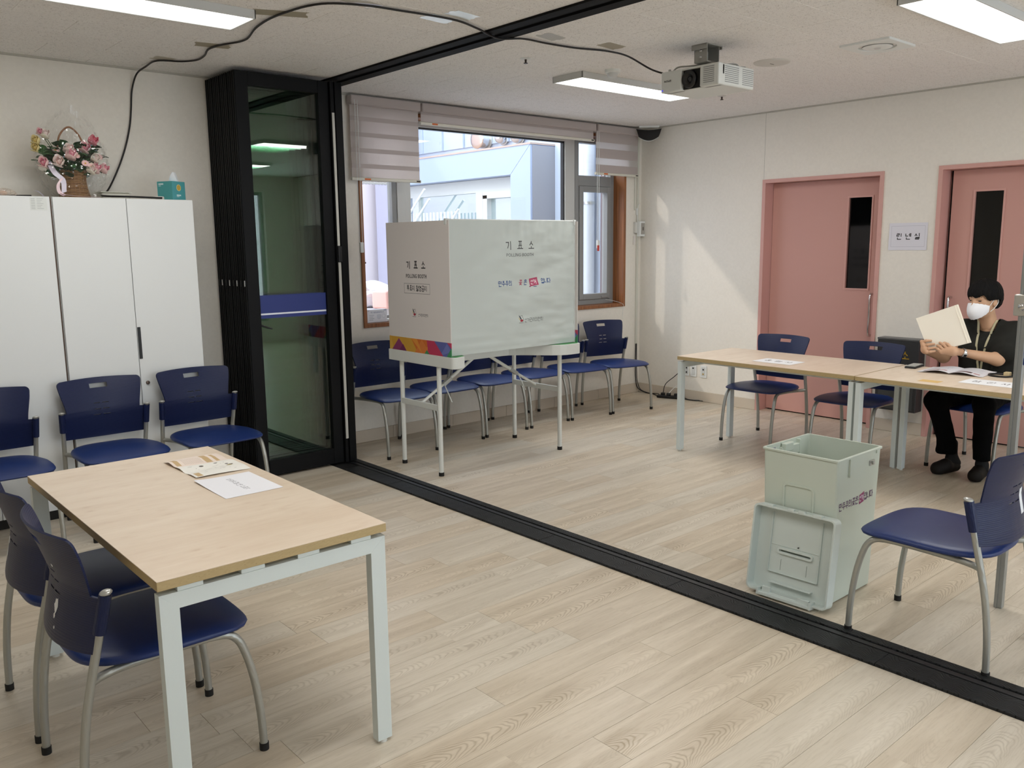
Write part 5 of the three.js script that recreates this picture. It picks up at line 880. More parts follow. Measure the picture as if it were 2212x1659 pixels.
  part('bag', bag, mat('#f5efe8', 0.15, { transmission: 0.7 }), pb); for (const [x, z, c] of [[-0.03, 0.02, '#d9a06a'], [0.04, 0.0, '#e0b08a'], [0.0, -0.02, '#c98f5c']]) part('content', xf(new THREE.IcosahedronGeometry(0.02, 1), { s: [1.3, 0.7, 1], p: [x, 0.022, z] }), mat(c, 0.6), pb);
  const bc = solo('short_cable', tube([[-5.96, 1.93, 0.08], [-5.9, 1.91, 0.1], [-5.84, 1.885, 0.2], [-5.8, 1.876, 0.3], [-5.72, 1.8745, 0.36]], 0.006, { rad: 8 }), M.black, 'short black cable at the left end of the cabinet top', 'cable');
}
// ---------- on the walls ----------
solo('paper_sign', planarUV(sheet(10, 8, (i, j) => V(-0.002 - 0.004 * Math.pow(Math.abs(i / 10 - 0.5) * 2, 4) * (j / 8 < 0.4 ? 1 : 0.3), lerp(1.489, 1.704, j / 8), lerp(2.617, 2.922, i / 10)), -0.0006), 'z', 2.617, 2.922, 'y', 1.489, 1.704), new THREE.MeshPhysicalMaterial({ roughness: 0.7, map: canvasTex(768, 540, (c, w, h) => { c.fillStyle = '#dddce4'; c.fillRect(0, 0, w, h); c.strokeStyle = '#9a9aa6'; c.lineWidth = 3; c.strokeRect(48, 60, w - 96, h - 130); write(c, '린 넨 실', w / 2 + 6, 205, 118, { weight: 0.13, gap: 0.26, narrow: 0.92, color: '#141417' }); }) }), 'white paper sign with Korean lettering between the pink doors', 'sign');
{
  const fb = thing('wall_box', 'dark metal wall box with gold lettering between the doors', 'box', [0, 0, 0]), dk = mat('#38393b', 0.45, { metalness: 0.3 });
  part('housing', rb(-0.12, -0.001, 0.2, 0.775, 2.63, 2.965, 0.006), dk, fb); part('top_trim', rb(-0.124, -0.001, 0.775, 0.79, 2.628, 2.967, 0.003), mat('#6b6c6d', 0.4, { metalness: 0.5 }), fb); part('lower_panel', rb(-0.126, -0.12, 0.215, 0.5, 2.66, 2.94, 0.002), mat('#4b4d4e', 0.35, { metalness: 0.5 }), fb);
  part('lettering', planarUV(bx(-0.1212, -0.12, 0.61, 0.7, 2.815, 2.905), 'z', 2.815, 2.905, 'y', 0.61, 0.7), new THREE.MeshPhysicalMaterial({ transparent: true, roughness: 0.35, metalness: 0.6, map: canvasTex(128, 128, (c) => write(c, '소', 64, 14, 96, { weight: 0.12, color: '#c9a53a', narrow: 1 })) }), fb, 'gold lettering');
  for (const [z0, z1, k] of [[0.607, 0.662, 0], [0.678, 0.752, 1], [0.8, 0.874, 2]]) {
    const o = thing('wall_outlet', ['white wall socket hidden partly by the table leg', 'white wall plate with one round socket, middle of the three', 'white wall plate with two small jacks, right of the three'][k], 'outlet', [0, 0.3, (z0 + z1) / 2]), w = (z1 - z0) / 2;
    part('plate', rb(-0.009, 0, -0.06, 0.06, -w, w, 0.003), M.white, o); part('insert', rb(-0.011, -0.008, -0.042, 0.042, -w * 0.55, w * 0.55, 0.002), mat('#cfd2d0', 0.45), o);
    for (const y of k === 1 ? [0.026] : [-0.022, 0.022]) part('socket', xf(cyl(0.008, 0.008, 0, 0.004, 0, 0, 14), { r: [0, 0, Math.PI / 2], p: [-0.0105, y, 0] }), mat(k === 2 && y < 0 ? '#b89a4a' : '#26272a', 0.5), o);
  }
  const cd = thing('cable_conduit', 'white cable moulding running down the room corner', 'conduit', [-0.075, 0, 0]); part('moulding', [rb(0, 0.026, 0.52, H - 0.01, 0.001, 0.016, 0.003), rb(-0.036, -0.024, 1.9, H - 0.01, 0.001, 0.01, 0.002)], mat('#d5d4c8', 0.5), cd);
  const ph = thing('wall_controller', 'small white wall controller with grey front in the corner', 'controller', [-0.055, 1.71, 0.016]);
  part('case', rb(-0.03, 0.048, -0.078, 0.078, 0.001, 0.05, 0.008), M.white, ph); part('front', rb(-0.018, 0.038, -0.055, 0.06, 0.048, 0.053, 0.003), mat('#a8a49c', 0.5), ph); part('button', rb(0.006, 0.015, -0.015, 0.02, 0.052, 0.056, 0.002), M.black, ph); part('backplate', rb(-0.062, -0.03, -0.04, 0.07, -0.015, 0.012, 0.003), mat('#d8d8d2', 0.5), ph); part('cord_grip', [rb(-0.03, -0.012, 0.14, 0.21, -0.012, 0.004, 0.004), tube([[-0.02, 0.08, 0.006], [-0.02, 0.15, 0.004], [-0.015, 0.23, 0.008], [-0.002, 0.25, 0.01]], 0.0035, { rad: 6 })], M.white, ph); part('hang_tag', rb(-0.07, -0.05, -0.16, -0.07, -0.006, -0.003, 0.001), mat('#e6e0dc', 0.6), ph);
  solo('corner_cables', [tube([[-0.068, 0.53, 0.012], [-0.072, 0.3, 0.014], [-0.07, 0.14, 0.02], [-0.06, 0.05, 0.04], [-0.03, 0.008, 0.12], [-0.04, 0.006, 0.24], [-0.1, 0.006, 0.34], [-0.15, 0.012, 0.385]], 0.005, { rad: 8, seg: 50 }), tube([[-0.056, 0.53, 0.012], [-0.055, 0.25, 0.016], [-0.057, 0.12, 0.03], [-0.045, 0.04, 0.06], [-0.022, 0.007, 0.14], [-0.05, 0.02, 0.3], [-0.11, 0.03, 0.36], [-0.14, 0.012, 0.39]], 0.004, { rad: 8, seg: 50 })], M.black, 'black cables dropping from the corner moulding to the floor', 'cable');
  const ps = thing('power_strip', 'black power strip with plugs on the floor near the corner', 'power strip', [-0.09, 0, 0.5], 0.35);
  part('case', rb(-0.03, 0.03, 0.001, 0.03, -0.14, 0.14, 0.01, 3), M.black, ps); for (const z of [-0.08, -0.02, 0.06]) part('plug', rb(-0.018, 0.018, 0.028, 0.055, z - 0.02, z + 0.02, 0.006), mat('#17181a', 0.5), ps);
  part('plug_cord', tube([[0, 0.05, -0.08], [0.01, 0.14, -0.06], [0.05, 0.22, 0.02], [0.085, 0.3, 0.1]], 0.004, { rad: 8 }), M.black, ps); part('plug_cord', tube([[0.0, 0.05, -0.02], [0.02, 0.1, 0.02], [0.06, 0.18, 0.12], [0.08, 0.25, 0.2]], 0.0028, { rad: 8 }), M.white, ps, 'thin white cord'); part('plug_cord', [tube([[0, 0.03, 0.12], [-0.01, 0.008, 0.18], [-0.03, 0.007, 0.3], [0, 0.007, 0.4]], 0.004, { rad: 8 }), tube([[0, 0.04, 0.06], [-0.04, 0.02, 0.12], [-0.05, 0.008, 0.22], [-0.04, 0.007, 0.36]], 0.004, { rad: 8 })], M.black, ps);
}
// ---------- papers and small things on the tables ----------
{
  const T = 0.7302;
  solo('paper_sheet', planarUV(sheet(8, 8, (i, j) => V(lerp(-5.827, -5.616, i / 8), T + 0.0012 + 0.006 * Math.pow(1 - i / 8, 4) * Math.pow(1 - j / 8, 2), lerp(2.84, 3.127, j / 8)), -0.0005), 'z', 3.127, 2.84, 'x', -5.827, -5.616), new THREE.MeshPhysicalMaterial({ roughness: 0.7, map: canvasTex(1024, 750, (c, w, h) => { c.fillStyle = '#eeeff5'; c.fillRect(0, 0, w, h); c.save(); c.translate(w / 2, h / 2); c.rotate(Math.PI); c.restore(); write(c, '기표소 안내도우미석', w * 0.52, h * 0.44, 72, { weight: 0.075, gap: 0.08, narrow: 0.85, color: '#3d3d48' }); }) }), 'white paper sheet with one handwritten line on the near table', 'paper');
  const pam = solo('open_pamphlet', planarUV(sheet(12, 18, (i, j) => { const u = i / 12, v = j / 18, f = Math.abs(((v * 3) % 1) - 0.5) * 2; return V(lerp(-5.805, -5.592, u) + 0.006 * (v - 0.5), T + 0.0028 + 0.007 * (1 - f) * (v < 0.66 ? 1 : 0.6) * (0.5 + 0.5 * (1 - u)) + 0.003 * Math.sin(v * 7 + u * 3), lerp(2.478, 2.8, v)); }, -0.0006), 'z', 2.8, 2.478, 'x', -5.805, -5.592), new THREE.MeshPhysicalMaterial({ roughness: 0.45, map: canvasTex(900, 600, (c, w, h) => {
    c.fillStyle = '#f2f0e9'; c.fillRect(0, 0, w, h); c.fillStyle = '#f0e0d4'; c.fillRect(w * 0.6, 0, w * 0.4, h); c.fillStyle = '#c9ab7c'; for (const [x, y, a, b] of [[0.66, 0.86, 0.3, 0.09], [0.64, 0.28, 0.33, 0.12], [0.66, 0.14, 0.3, 0.07], [0.02, 0.84, 0.17, 0.1]]) c.fillRect(x * w, y * h, a * w, b * h);
    c.strokeStyle = '#8c8a88'; c.lineWidth = 4; const r = rng(6); for (let i = 0; i < 26; i++) { c.beginPath(); const x = w * (0.1 + r() * 0.45), y = h * (0.15 + r() * 0.65); c.moveTo(x, y); c.lineTo(x + (r() - 0.5) * 60, y + (r() - 0.5) * 90); c.stroke(); }
    c.fillStyle = '#5c544c'; for (const [x, y, s] of [[0.32, 0.16, 26], [0.38, 0.2, 18], [0.5, 0.34, 20], [0.47, 0.62, 24]]) { c.beginPath(); c.arc(x * w, y * h, s, 0, 7); c.fill(); } c.fillStyle = '#a99b6a'; c.beginPath(); c.arc(0.3 * w, 0.2 * h, 30, 0, 7); c.fill(); c.fillStyle = '#b9a79a'; for (let i = 0; i < 12; i++) c.fillRect(w * 0.68, h * (0.45 + i * 0.03), w * 0.2, 4);
  }) }), 'open printed pamphlet with folds on the near table', 'pamphlet');
  const card = (x0, x1, z0, z1, text, label) => solo('name_card', planarUV(sheet(6, 6, (i, j) => V(lerp(x0, x1, i / 6), T + 0.0012, lerp(z0, z1, j / 6)), -0.0005), 'z', z0, z1, 'x', x0, x1), new THREE.MeshPhysicalMaterial({ roughness: 0.7, map: canvasTex(1024, 700, (c, w, h) => { c.fillStyle = '#f2f3f5'; c.fillRect(0, 0, w, h); write(c, text, w / 2, h * 0.34, 190, { weight: 0.1, gap: 0.25, narrow: 0.85, color: '#33333a' }); }) }), label, 'name card');
  card(-1.675, -1.475, 2.464, 2.768, '홍 람 사', 'white name card with three characters on the empty table');
  card(-1.63, -1.43, 3.85, 4.15, '참 관 사', 'white name card with three characters before the masked person');
  // open magazine
  const mg = thing('open_magazine', 'open magazine with photos before the masked person', 'magazine', [-1.225, T, 3.685], 0.05);
  const page = (k) => sheet(12, 10, (i, j) => { const u = i / 12, v = j / 10, z = k * u * 0.19; return V(lerp(-0.14, 0.14, v) + 0.012 * k * u, 0.003 + 0.02 * Math.sin(Math.min(1, u * 1.15) * Math.PI) * (1 - 0.3 * v) * Math.exp(-u * 0.8) + 0.006 * (1 - u), z); }, k * 0.001, undefined, (i, j) => [k > 0 ? i / 12 : 1 - i / 12, j / 10]);
  const pt = (seed) => canvasTex(512, 700, (c, w, h) => { const r = rng(seed); c.fillStyle = '#e4e4ea'; c.fillRect(0, 0, w, h); c.fillStyle = '#9aa0aa'; for (let i = 0; i < 16; i++) c.fillRect(50, 60 + i * 24, 300 + r() * 90, 6); c.fillStyle = seed > 2 ? '#5a2f38' : '#7c5a58'; c.fillRect(60, 500, 250, 110); c.fillStyle = '#2e2630'; for (let i = 0; i < 10; i++) c.fillRect(60 + r() * 220, 500 + r() * 80, 40, 30); c.fillStyle = '#b98a8c'; c.fillRect(330, 520, 100, 70); });
  part('page', page(1), new THREE.MeshPhysicalMaterial({ map: pt(3), roughness: 0.4, side: THREE.DoubleSide }), mg); part('page', page(-1), new THREE.MeshPhysicalMaterial({ map: pt(2), roughness: 0.4, side: THREE.DoubleSide }), mg);
  const sp = thing('ink_pad', 'small dark flat case with clear lid on the table corner', 'case', [-1.19, T, 3.4], 0.1); part('base', rb(-0.085, 0.085, 0, 0.012, -0.035, 0.035, 0.003), mat('#202225', 0.5), sp); part('lid', rb(-0.08, 0.08, 0.012, 0.017, -0.032, 0.032, 0.003), mat('#8f948f', 0.15, { clearcoat: 0.6 }), sp);
  const bl = thing('cable_loop', 'black looped cable with beige plug beside the magazine', 'cable', [-1.21, T, 3.93]); part('cord', tube([[0.0, 0.012, 0.11], [-0.05, 0.006, 0.05], [-0.05, 0.006, -0.03], [0, 0.007, -0.055], [0.05, 0.006, -0.02], [0.045, 0.007, 0.06], [0.0, 0.012, 0.12]], 0.006, { rad: 8, seg: 60 }), M.black, bl); part('plug', rb(-0.02, 0.02, 0.0, 0.03, 0.03, 0.065, 0.005), mat('#c9b58c', 0.5), bl, 'beige plug'); part('connector', rb(-0.03, 0.03, 0.0, 0.034, 0.1, 0.135, 0.008), M.black, bl);
  solo('yellow_tape', rb(-1.74, -1.66, T, T + 0.0006, 3.66, 3.78, 0.0002, 1), mat('#dcb871', 0.5), 'faded yellow tape piece on the table edge', 'tape');
}
// ---------- aluminium screen at the right edge ----------
{
  const s = thing('clear_screen', 'aluminium-framed clear partition screen at the right picture edge', 'screen', [-3.06, 0, 4.63]), al = mat('#9fa3a3', 0.36, { metalness: 0.7 });
  part('post', [rb(-0.016, 0.016, 0.0, 1.9, -0.012, 0.02, 0.002), bx(-0.02, -0.016, 0.0, 1.9, -0.006, 0.002)], al, s); part('post', [rb(-0.016, 0.016, 0, 1.9, 1.17, 1.2, 0.002)], al, s);
  part('pane', bx(-0.003, 0.003, 0.02, 1.88, 0.02, 1.17), M.glass, s, 'clear pane'); part('upper_rail', rb(-0.012, 0.012, 1.88, 1.9, 0.02, 1.17, 0.002), al, s);
  part('safety_band', [bx(-0.0045, -0.003, 1.1, 1.2, 0.02, 1.17), bx(-0.0045, -0.003, 1.06, 1.09, 0.02, 1.17)], mat('#22388c', 0.5), s, 'blue safety band'); part('safety_line', bx(-0.0045, -0.003, 1.09, 1.1, 0.02, 1.17), mat('#e8edf7', 0.5), s);
  const k = part('clamp', [rb(-0.03, 0.026, 1.262, 1.35, -0.028, 0.03, 0.006)], mat('#c2bfb8', 0.28, { metalness: 0.7 }), s, 'shiny metal clamp'); part('knob', xf(new THREE.SphereGeometry(0.017, 16, 10), { p: [-0.034, 1.3, 0.008], s: [0.6, 1, 1] }), M.chrome, k);
}

// ---------- seated person ----------
{
  const sub = (a, b) => [a[0] - b[0], a[1] - b[1], a[2] - b[2]], O = [-0.7, 0, 3.67];
  const cap = (a, b, ra, rb2) => { const d = sub(b, a), dd = d[0] * d[0] + d[1] * d[1] + d[2] * d[2]; return (x, y, z) => { const px = x - a[0], py = y - a[1], pz = z - a[2], t = clamp((px * d[0] + py * d[1] + pz * d[2]) / dd, 0, 1), qx = px - d[0] * t, qy = py - d[1] * t, qz = pz - d[2] * t; return Math.sqrt(qx * qx + qy * qy + qz * qz) - lerp(ra, rb2, t); }; };
  const smin = (a, b, k) => { const h = Math.max(k - Math.abs(a - b), 0) / k; return Math.min(a, b) - h * h * k * 0.25; };
  const union = (list, k) => (x, y, z) => { let d = 1e3; for (const f of list) d = smin(d, f(x, y, z), k); return d; };
  function nets(f, lo, hi, cell) {   // surface nets
    const n = [0, 1, 2].map((i) => Math.ceil((hi[i] - lo[i]) / cell) + 1), val = new Float32Array(n[0] * n[1] * n[2]), id = (i, j, k) => (k * n[1] + j) * n[0] + i;
    for (let k = 0; k < n[2]; k++) for (let j = 0; j < n[1]; j++) for (let i = 0; i < n[0]; i++) val[id(i, j, k)] = f(lo[0] + i * cell, lo[1] + j * cell, lo[2] + k * cell);
    const vid = new Int32Array(val.length).fill(-1), pos = [], nor = [], idx = [], e = cell * 0.4;
    for (let k = 0; k < n[2] - 1; k++) for (let j = 0; j < n[1] - 1; j++) for (let i = 0; i < n[0] - 1; i++) {
      let sx = 0, sy = 0, sz = 0, c = 0;
      for (let a = 0; a < 8; a++) for (let b = 0; b < 3; b++) { if (a & (1 << b)) continue; const o = a | (1 << b), va = val[id(i + (a & 1), j + ((a >> 1) & 1), k + (a >> 2))], vb = val[id(i + (o & 1), j + ((o >> 1) & 1), k + (o >> 2))]; if (va < 0 !== vb < 0) { const t = va / (va - vb); sx += (a & 1) + (b === 0 ? t : 0); sy += ((a >> 1) & 1) + (b === 1 ? t : 0); sz += (a >> 2) + (b === 2 ? t : 0); c++; } }
      if (!c) continue;
      const x = lo[0] + (i + sx / c) * cell, y = lo[1] + (j + sy / c) * cell, z = lo[2] + (k + sz / c) * cell, g = V(f(x + e, y, z) - f(x - e, y, z), f(x, y + e, z) - f(x, y - e, z), f(x, y, z + e) - f(x, y, z - e)).normalize();
      vid[id(i, j, k)] = pos.length / 3; pos.push(x, y, z); nor.push(g.x, g.y, g.z);
    }
    const quad = (a, b, c, d, fl) => { if (a < 0 || b < 0 || c < 0 || d < 0) return; fl ? idx.push(a, b, c, a, c, d) : idx.push(a, c, b, a, d, c); };
    for (let k = 1; k < n[2] - 1; k++) for (let j = 1; j < n[1] - 1; j++) for (let i = 1; i < n[0] - 1; i++) {
      const v = val[id(i, j, k)] < 0;
      if (v !== val[id(i + 1, j, k)] < 0) quad(vid[id(i, j - 1, k - 1)], vid[id(i, j, k - 1)], vid[id(i, j, k)], vid[id(i, j - 1, k)], v);
      if (v !== val[id(i, j + 1, k)] < 0) quad(vid[id(i - 1, j, k - 1)], vid[id(i - 1, j, k)], vid[id(i, j, k)], vid[id(i, j, k - 1)], v);
      if (v !== val[id(i, j, k + 1)] < 0) quad(vid[id(i - 1, j - 1, k)], vid[id(i, j - 1, k)], vid[id(i, j, k)], vid[id(i - 1, j, k)], v);
    }
    const g = new THREE.BufferGeometry(); g.setAttribute('position', new THREE.Float32BufferAttribute(pos, 3)); g.setAttribute('normal', new THREE.Float32BufferAttribute(nor, 3)); g.setIndex(idx);
    g.translate(-O[0], -O[1], -O[2]); return g;
  }
  const per = thing('person', 'seated person in dark grey t-shirt and white mask holding a cream folder', 'person', O);
  const skinM = mat('#c99f7f', 0.55), shirtM = mat('#2a2a27', 0.95, { specularIntensity: 0.25 }), trouM = mat('#070708', 0.95, { specularIntensity: 0.2 }), hairM = mat('#070606', 0.75, { specularIntensity: 0.4 }), shoeM = mat('#15110f', 0.65, { specularIntensity: 0.5 });
  // head frame: right, up, forward
  const Hc = V(-0.772, 1.168, 3.648), F = V(-0.945, -0.07, -0.32).normalize(), Rr = F.clone().cross(V(0, 1, 0)).normalize(), Up = Rr.clone().cross(F).normalize();
  const toL = (x, y, z) => { const p = V(x, y, z).sub(Hc); return [p.dot(Rr), p.dot(Up), p.dot(F)]; }, W = (x, y, z) => Hc.clone().addScaledVector(Rr, x).addScaledVector(Up, y).addScaledVector(F, z).toArray();
  const ell = (c, r) => (x, y, z) => { const a = (x - c[0]) / r[0], b = (y - c[1]) / r[1], d = (z - c[2]) / r[2], k = Math.sqrt(a * a + b * b + d * d); return (k - 1) * Math.min(r[0], r[1], r[2]); };
  const headL = union([ell([0, 0.03, -0.012], [0.074, 0.088, 0.092]), ell([0, -0.03, 0.012], [0.066, 0.075, 0.078]), ell([0, -0.085, 0.04], [0.042, 0.03, 0.04])], 0.03);
  const faceL = (x, y, z) => { let d = headL(x, y, z); d = smin(d, cap([0, 0.005, 0.082], [0, -0.03, 0.1], 0.008, 0.0125)(x, y, z), 0.014); d = smin(d, cap([-0.04, 0.022, 0.072], [0.04, 0.022, 0.072], 0.008, 0.008)(x, y, z), 0.016); for (const s of [-1, 1]) { d = Math.max(d, -(ell([s * 0.031, 0.002, 0.092], [0.019, 0.009, 0.013])(x, y, z))); d = smin(d, ell([s * 0.077, -0.012, -0.012], [0.011, 0.032, 0.02])(x, y, z), 0.008); } return d; };
  const neckA = W(0, -0.07, -0.02), neckB = [-0.705, 0.985, 3.672];
  const headF = (x, y, z) => { const [a, b, c] = toL(x, y, z); return smin(faceL(a, b, c), cap(neckA, neckB, 0.052, 0.056)(x, y, z), 0.03); };
  const J = { shR: [-0.725, 0.965, 3.515], shL: [-0.7, 0.965, 3.84], elR: [-0.82, 0.768, 3.435], elL: [-0.84, 0.785, 3.787], wrR: [-1.035, 0.825, 3.412], wrL: [-1.02, 0.835, 3.628], hipR: [-0.655, 0.54, 3.6], hipL: [-0.65, 0.54, 3.76], knR: [-1.075, 0.505, 3.51], knL: [-1.085, 0.515, 3.815], anR: [-0.94, 0.1, 3.585], anL: [-0.975, 0.1, 3.79] };
  const armF = union([cap(J.shR, J.elR, 0.048, 0.037), cap(J.elR, J.wrR, 0.04, 0.025), cap(J.shL, J.elL, 0.048, 0.038), cap(J.elL, J.wrL, 0.041, 0.025), cap([-0.695, 0.945, 3.55], [-0.685, 0.945, 3.79], 0.044, 0.044), cap(neckB, [-0.685, 0.9, 3.675], 0.054, 0.05), cap([-0.68, 0.9, 3.675], [-0.64, 0.55, 3.68], 0.055, 0.08)], 0.03);
  // folder plane and the two hands that hold it
  const C = { TL: V(-1.1, 1.048, 3.352), TR: V(-1.06, 1.15, 3.595), BR: V(-1.08, 0.91, 3.702), BL: V(-1.12, 0.827, 3.464) };
  const ex = C.BR.clone().sub(C.BL).add(C.TR).sub(C.TL).normalize(), nF = ex.clone().cross(C.TL.clone().sub(C.BL)).normalize(), ey = nF.clone().cross(ex).normalize();   // nF faces the camera side
  if (nF.x > 0) nF.negate();
  const FP = (u, v, o = 0) => { const a = C.BL.clone().lerp(C.BR, u), b = C.TL.clone().lerp(C.TR, u); return a.lerp(b, v).addScaledVector(nF, o); }, A = (v) => v.toArray();
  const hand = (wrist, palm, knuckles, mids, tips, thumb) => { const L = [cap(wrist, palm, 0.024, 0.026)]; knuckles.forEach((k, i) => { L.push(cap(palm, k, 0.02, 0.0125)); }); const palmF = union(L, 0.02), fs = knuckles.map((k, i) => union([cap(k, mids[i], 0.0098, 0.009), cap(mids[i], tips[i], 0.009, 0.0072)], 0.004)); const th = union([cap(palm, thumb[0], 0.016, 0.0125), cap(thumb[0], thumb[1], 0.0115, 0.0095)], 0.006); return (x, y, z) => { let d = palmF(x, y, z); d = smin(d, th(x, y, z), 0.008); for (const f of fs) d = smin(d, f(x, y, z), 0.004); return d; }; };
  const o = 0.013;
  // right hand: palm behind the left edge, fingers laid over the front
  const rK = [0.34, 0.23, 0.12, 0.02].map((v, i) => A(FP(-0.065 + i * 0.006, v, 0.012))), rM = [0.33, 0.215, 0.105, 0.01].map((v, i) => A(FP(0.045, v, o + 0.004))), rT = [0.3, 0.19, 0.085, 0.0].map((v, i) => A(FP([0.15, 0.19, 0.19, 0.15][i], v, o - 0.002)));
  const handR = hand(J.wrR, A(FP(-0.075, 0.12, -0.016)), rK, rM, rT, [A(FP(-0.03, 0.34, -0.028)), A(FP(0.06, 0.4, -0.026))]);
  // left hand: palm below the lower edge, fingers up the front
  const lK = [0.56, 0.46, 0.37, 0.29].map((u, i) => A(FP(u, [-0.05, -0.035, -0.045, -0.07][i], 0.016))), lM = [0.5, 0.4, 0.31, 0.24].map((u, i) => A(FP(u, [0.09, 0.11, 0.085, 0.03][i], o + 0.006))), lT = [0.43, 0.33, 0.25, 0.2].map((u, i) => A(FP(u, [0.16, 0.19, 0.14, 0.07][i], o - 0.002)));
  const handL = hand(J.wrL, A(FP(0.56, -0.12, 0.006)), lK, lM, lT, [A(FP(0.62, 0.02, -0.026)), A(FP(0.55, 0.16, -0.026))]);
  const bb = (pts, m) => [[0, 1, 2].map((i) => Math.min(...pts.map((p) => p[i])) - m), [0, 1, 2].map((i) => Math.max(...pts.map((p) => p[i])) + m)];
  const [rl, rh] = bb([J.wrR, ...rK, ...rM, ...rT, A(FP(0.06, 0.4, -0.026)), A(FP(-0.075, 0.12, -0.016))], 0.03), [ll, lh] = bb([J.wrL, ...lK, ...lM, ...lT, A(FP(0.55, 0.16, -0.026)), A(FP(0.62, 0.02, -0.026))], 0.03);
  const bodyG = [nets(headF, [-0.93, 0.97, 3.52], [-0.6, 1.3, 3.79], 0.005), nets(armF, [-1.08, 0.42, 3.34], [-0.52, 1.06, 3.92], 0.011), nets(handR, rl, rh, 0.003), nets(handL, ll, lh, 0.003)];
  const body = part('body', bodyG, skinM, per, 'bare face, arms and hands');
  // shirt
  const shirtF = (() => {
    const f = union([cap([-0.7, 0.94, 3.54], [-0.685, 0.94, 3.81], 0.07, 0.07), cap([-0.715, 0.84, 3.6], [-0.665, 0.6, 3.615], 0.11, 0.118), cap([-0.705, 0.84, 3.755], [-0.655, 0.6, 3.745], 0.11, 0.118), cap([-0.7, 0.99, 3.63], [-0.69, 0.99, 3.715], 0.055, 0.055), cap([-0.71, 0.968, 3.525], [-0.8, 0.83, 3.45], 0.066, 0.064), cap([-0.69, 0.968, 3.83], [-0.79, 0.84, 3.815], 0.068, 0.078)], 0.05);
    return (x, y, z) => f(x, y, z) + (fbm(x * 14 + y * 9 + 60, z * 14 - y * 12 + 60, 256, 256, 2) - 0.5) * 0.016;
  })();
  const sh = nets((x, y, z) => Math.max(shirtF(x, y, z), 0.5 - y, -Math.max(Math.hypot(x + 0.712, (z - 3.672) * 0.95) - 0.066, 0.982 + (x + 0.7) * 0.5 - y)), [-0.92, 0.46, 3.34], [-0.5, 1.06, 3.95], 0.009);
  part('tshirt', sh, shirtM, per, 'dark grey short-sleeved t-shirt');
  const trF = (() => { const f = union([cap([-0.62, 0.56, 3.62], [-0.62, 0.56, 3.74], 0.115, 0.115), cap(J.hipR, J.knR, 0.082, 0.068), cap(J.hipL, J.knL, 0.082, 0.068), cap(J.knR, [-0.965, 0.16, 3.57], 0.066, 0.054), cap(J.knL, [-1.0, 0.12, 3.795], 0.066, 0.05), cap([-0.985, 0.2, 3.56], [-1.01, 0.155, 3.535], 0.05, 0.032)], 0.03); return (x, y, z) => Math.max(f(x, y, z) + (fbm(x * 16 + 30, y * 16 + z * 12 + 30, 256, 256, 2, N2) - 0.5) * 0.012, 0.128 - y, 0.468 - y - (x < -0.86 ? 9 : 0)); })();
  part('trousers', nets(trF, [-1.19, 0.08, 3.42], [-0.48, 0.7, 3.92], 0.011), trouM, per, 'black trousers');
  for (const [an, toe, heel] of [[J.anR, [-1.075, 0.036, 3.55], [-0.93, 0.04, 3.605]], [J.anL, [-1.09, 0.036, 3.795], [-0.95, 0.04, 3.79]]]) {
    part('sock', nets(union([cap([an[0] - 0.01, 0.2, an[2]], [an[0], 0.085, an[2]], 0.036, 0.034), cap([an[0], 0.08, an[2]], [lerp(heel[0], toe[0], 0.5), 0.06, lerp(heel[2], toe[2], 0.5)], 0.036, 0.03), cap(an, [heel[0] + 0.01, 0.062, heel[2]], 0.034, 0.033)], 0.02), [-1.2, 0.0, 3.45], [-0.82, 0.24, 3.88], 0.009), mat('#141416', 0.9), per);
    const sF = union([cap(heel, toe, 0.036, 0.043), cap([lerp(heel[0], toe[0], 0.55), 0.06, lerp(heel[2], toe[2], 0.55)], [toe[0] + 0.01, 0.042, toe[2]], 0.042, 0.04)], 0.02);
    part('shoe', nets((x, y, z) => Math.max(sF(x, y, z), 0.004 - y), [-1.2, -0.02, 3.45], [-0.82, 0.14, 3.88], 0.007), shoeM, per, 'dark brown slip-on clog');
  }
  // hair: cap with fringe, cut back over the face and ears
  const hairL = (x, y, z) => {
    const n = (fbm(Math.atan2(x, z) * 14 + 40, y * 30 + 40, 256, 256, 2, N3) - 0.5) * 0.008, d = smin(ell([0, 0.044, -0.014], [0.1, 0.1, 0.112])(x, y, z), ell([0, 0.005, -0.045], [0.092, 0.088, 0.08])(x, y, z), 0.02) + n;
    const fringe = 0.025 + 0.012 * Math.abs(x) / 0.07 + 0.006 * Math.sin(x * 90), side = Math.abs(x) > 0.055 ? 0.0 : fringe;
    const front = Math.max(0.03 - z, y - (z > 0.03 ? lerp(fringe, -0.006, smooth(0.06, 0.078, Math.abs(x))) : -9)), ear = Math.max(-0.04 - z, z - 0.032, y - 0.004), low = -0.062 - 0.3 * Math.min(0, z + 0.04) * 0.2 - y;
    return Math.max(d, -front, -ear, low, -(headL(x, y, z) + 0.006));
  };
  part('hair', nets((x, y, z) => hairL(...toL(x, y, z)), [-0.92, 1.06, 3.5], [-0.62, 1.33, 3.8], 0.0048), hairM, per, 'short black hair');
  for (const s of [-1, 1]) {
    const ey2 = part('eye', xf(new THREE.SphereGeometry(0.0105, 14, 10), { s: [1.3, 0.45, 0.7] }), mat('#1a1210', 0.25), per); ey2.position.set(...sub(W(s * 0.031, 0.002, 0.0745), O)); ey2.lookAt(ey2.position.clone().add(F)); ey2.lookAt(V(...W(s * 0.04, 0.0, 1)).sub(V(...O)).add(V(...O)));
    const br = []; for (let i = 0; i <= 4; i++) br.push(V(...W(s * (0.016 + i * 0.008), 0.024 + 0.004 * Math.sin(i / 4 * 3), 0.0845 - i * 0.0025)).sub(V(...O)).toArray()); part('eyebrow', tube(br, 0.0028, { rad: 6 }), hairM, per);
  }
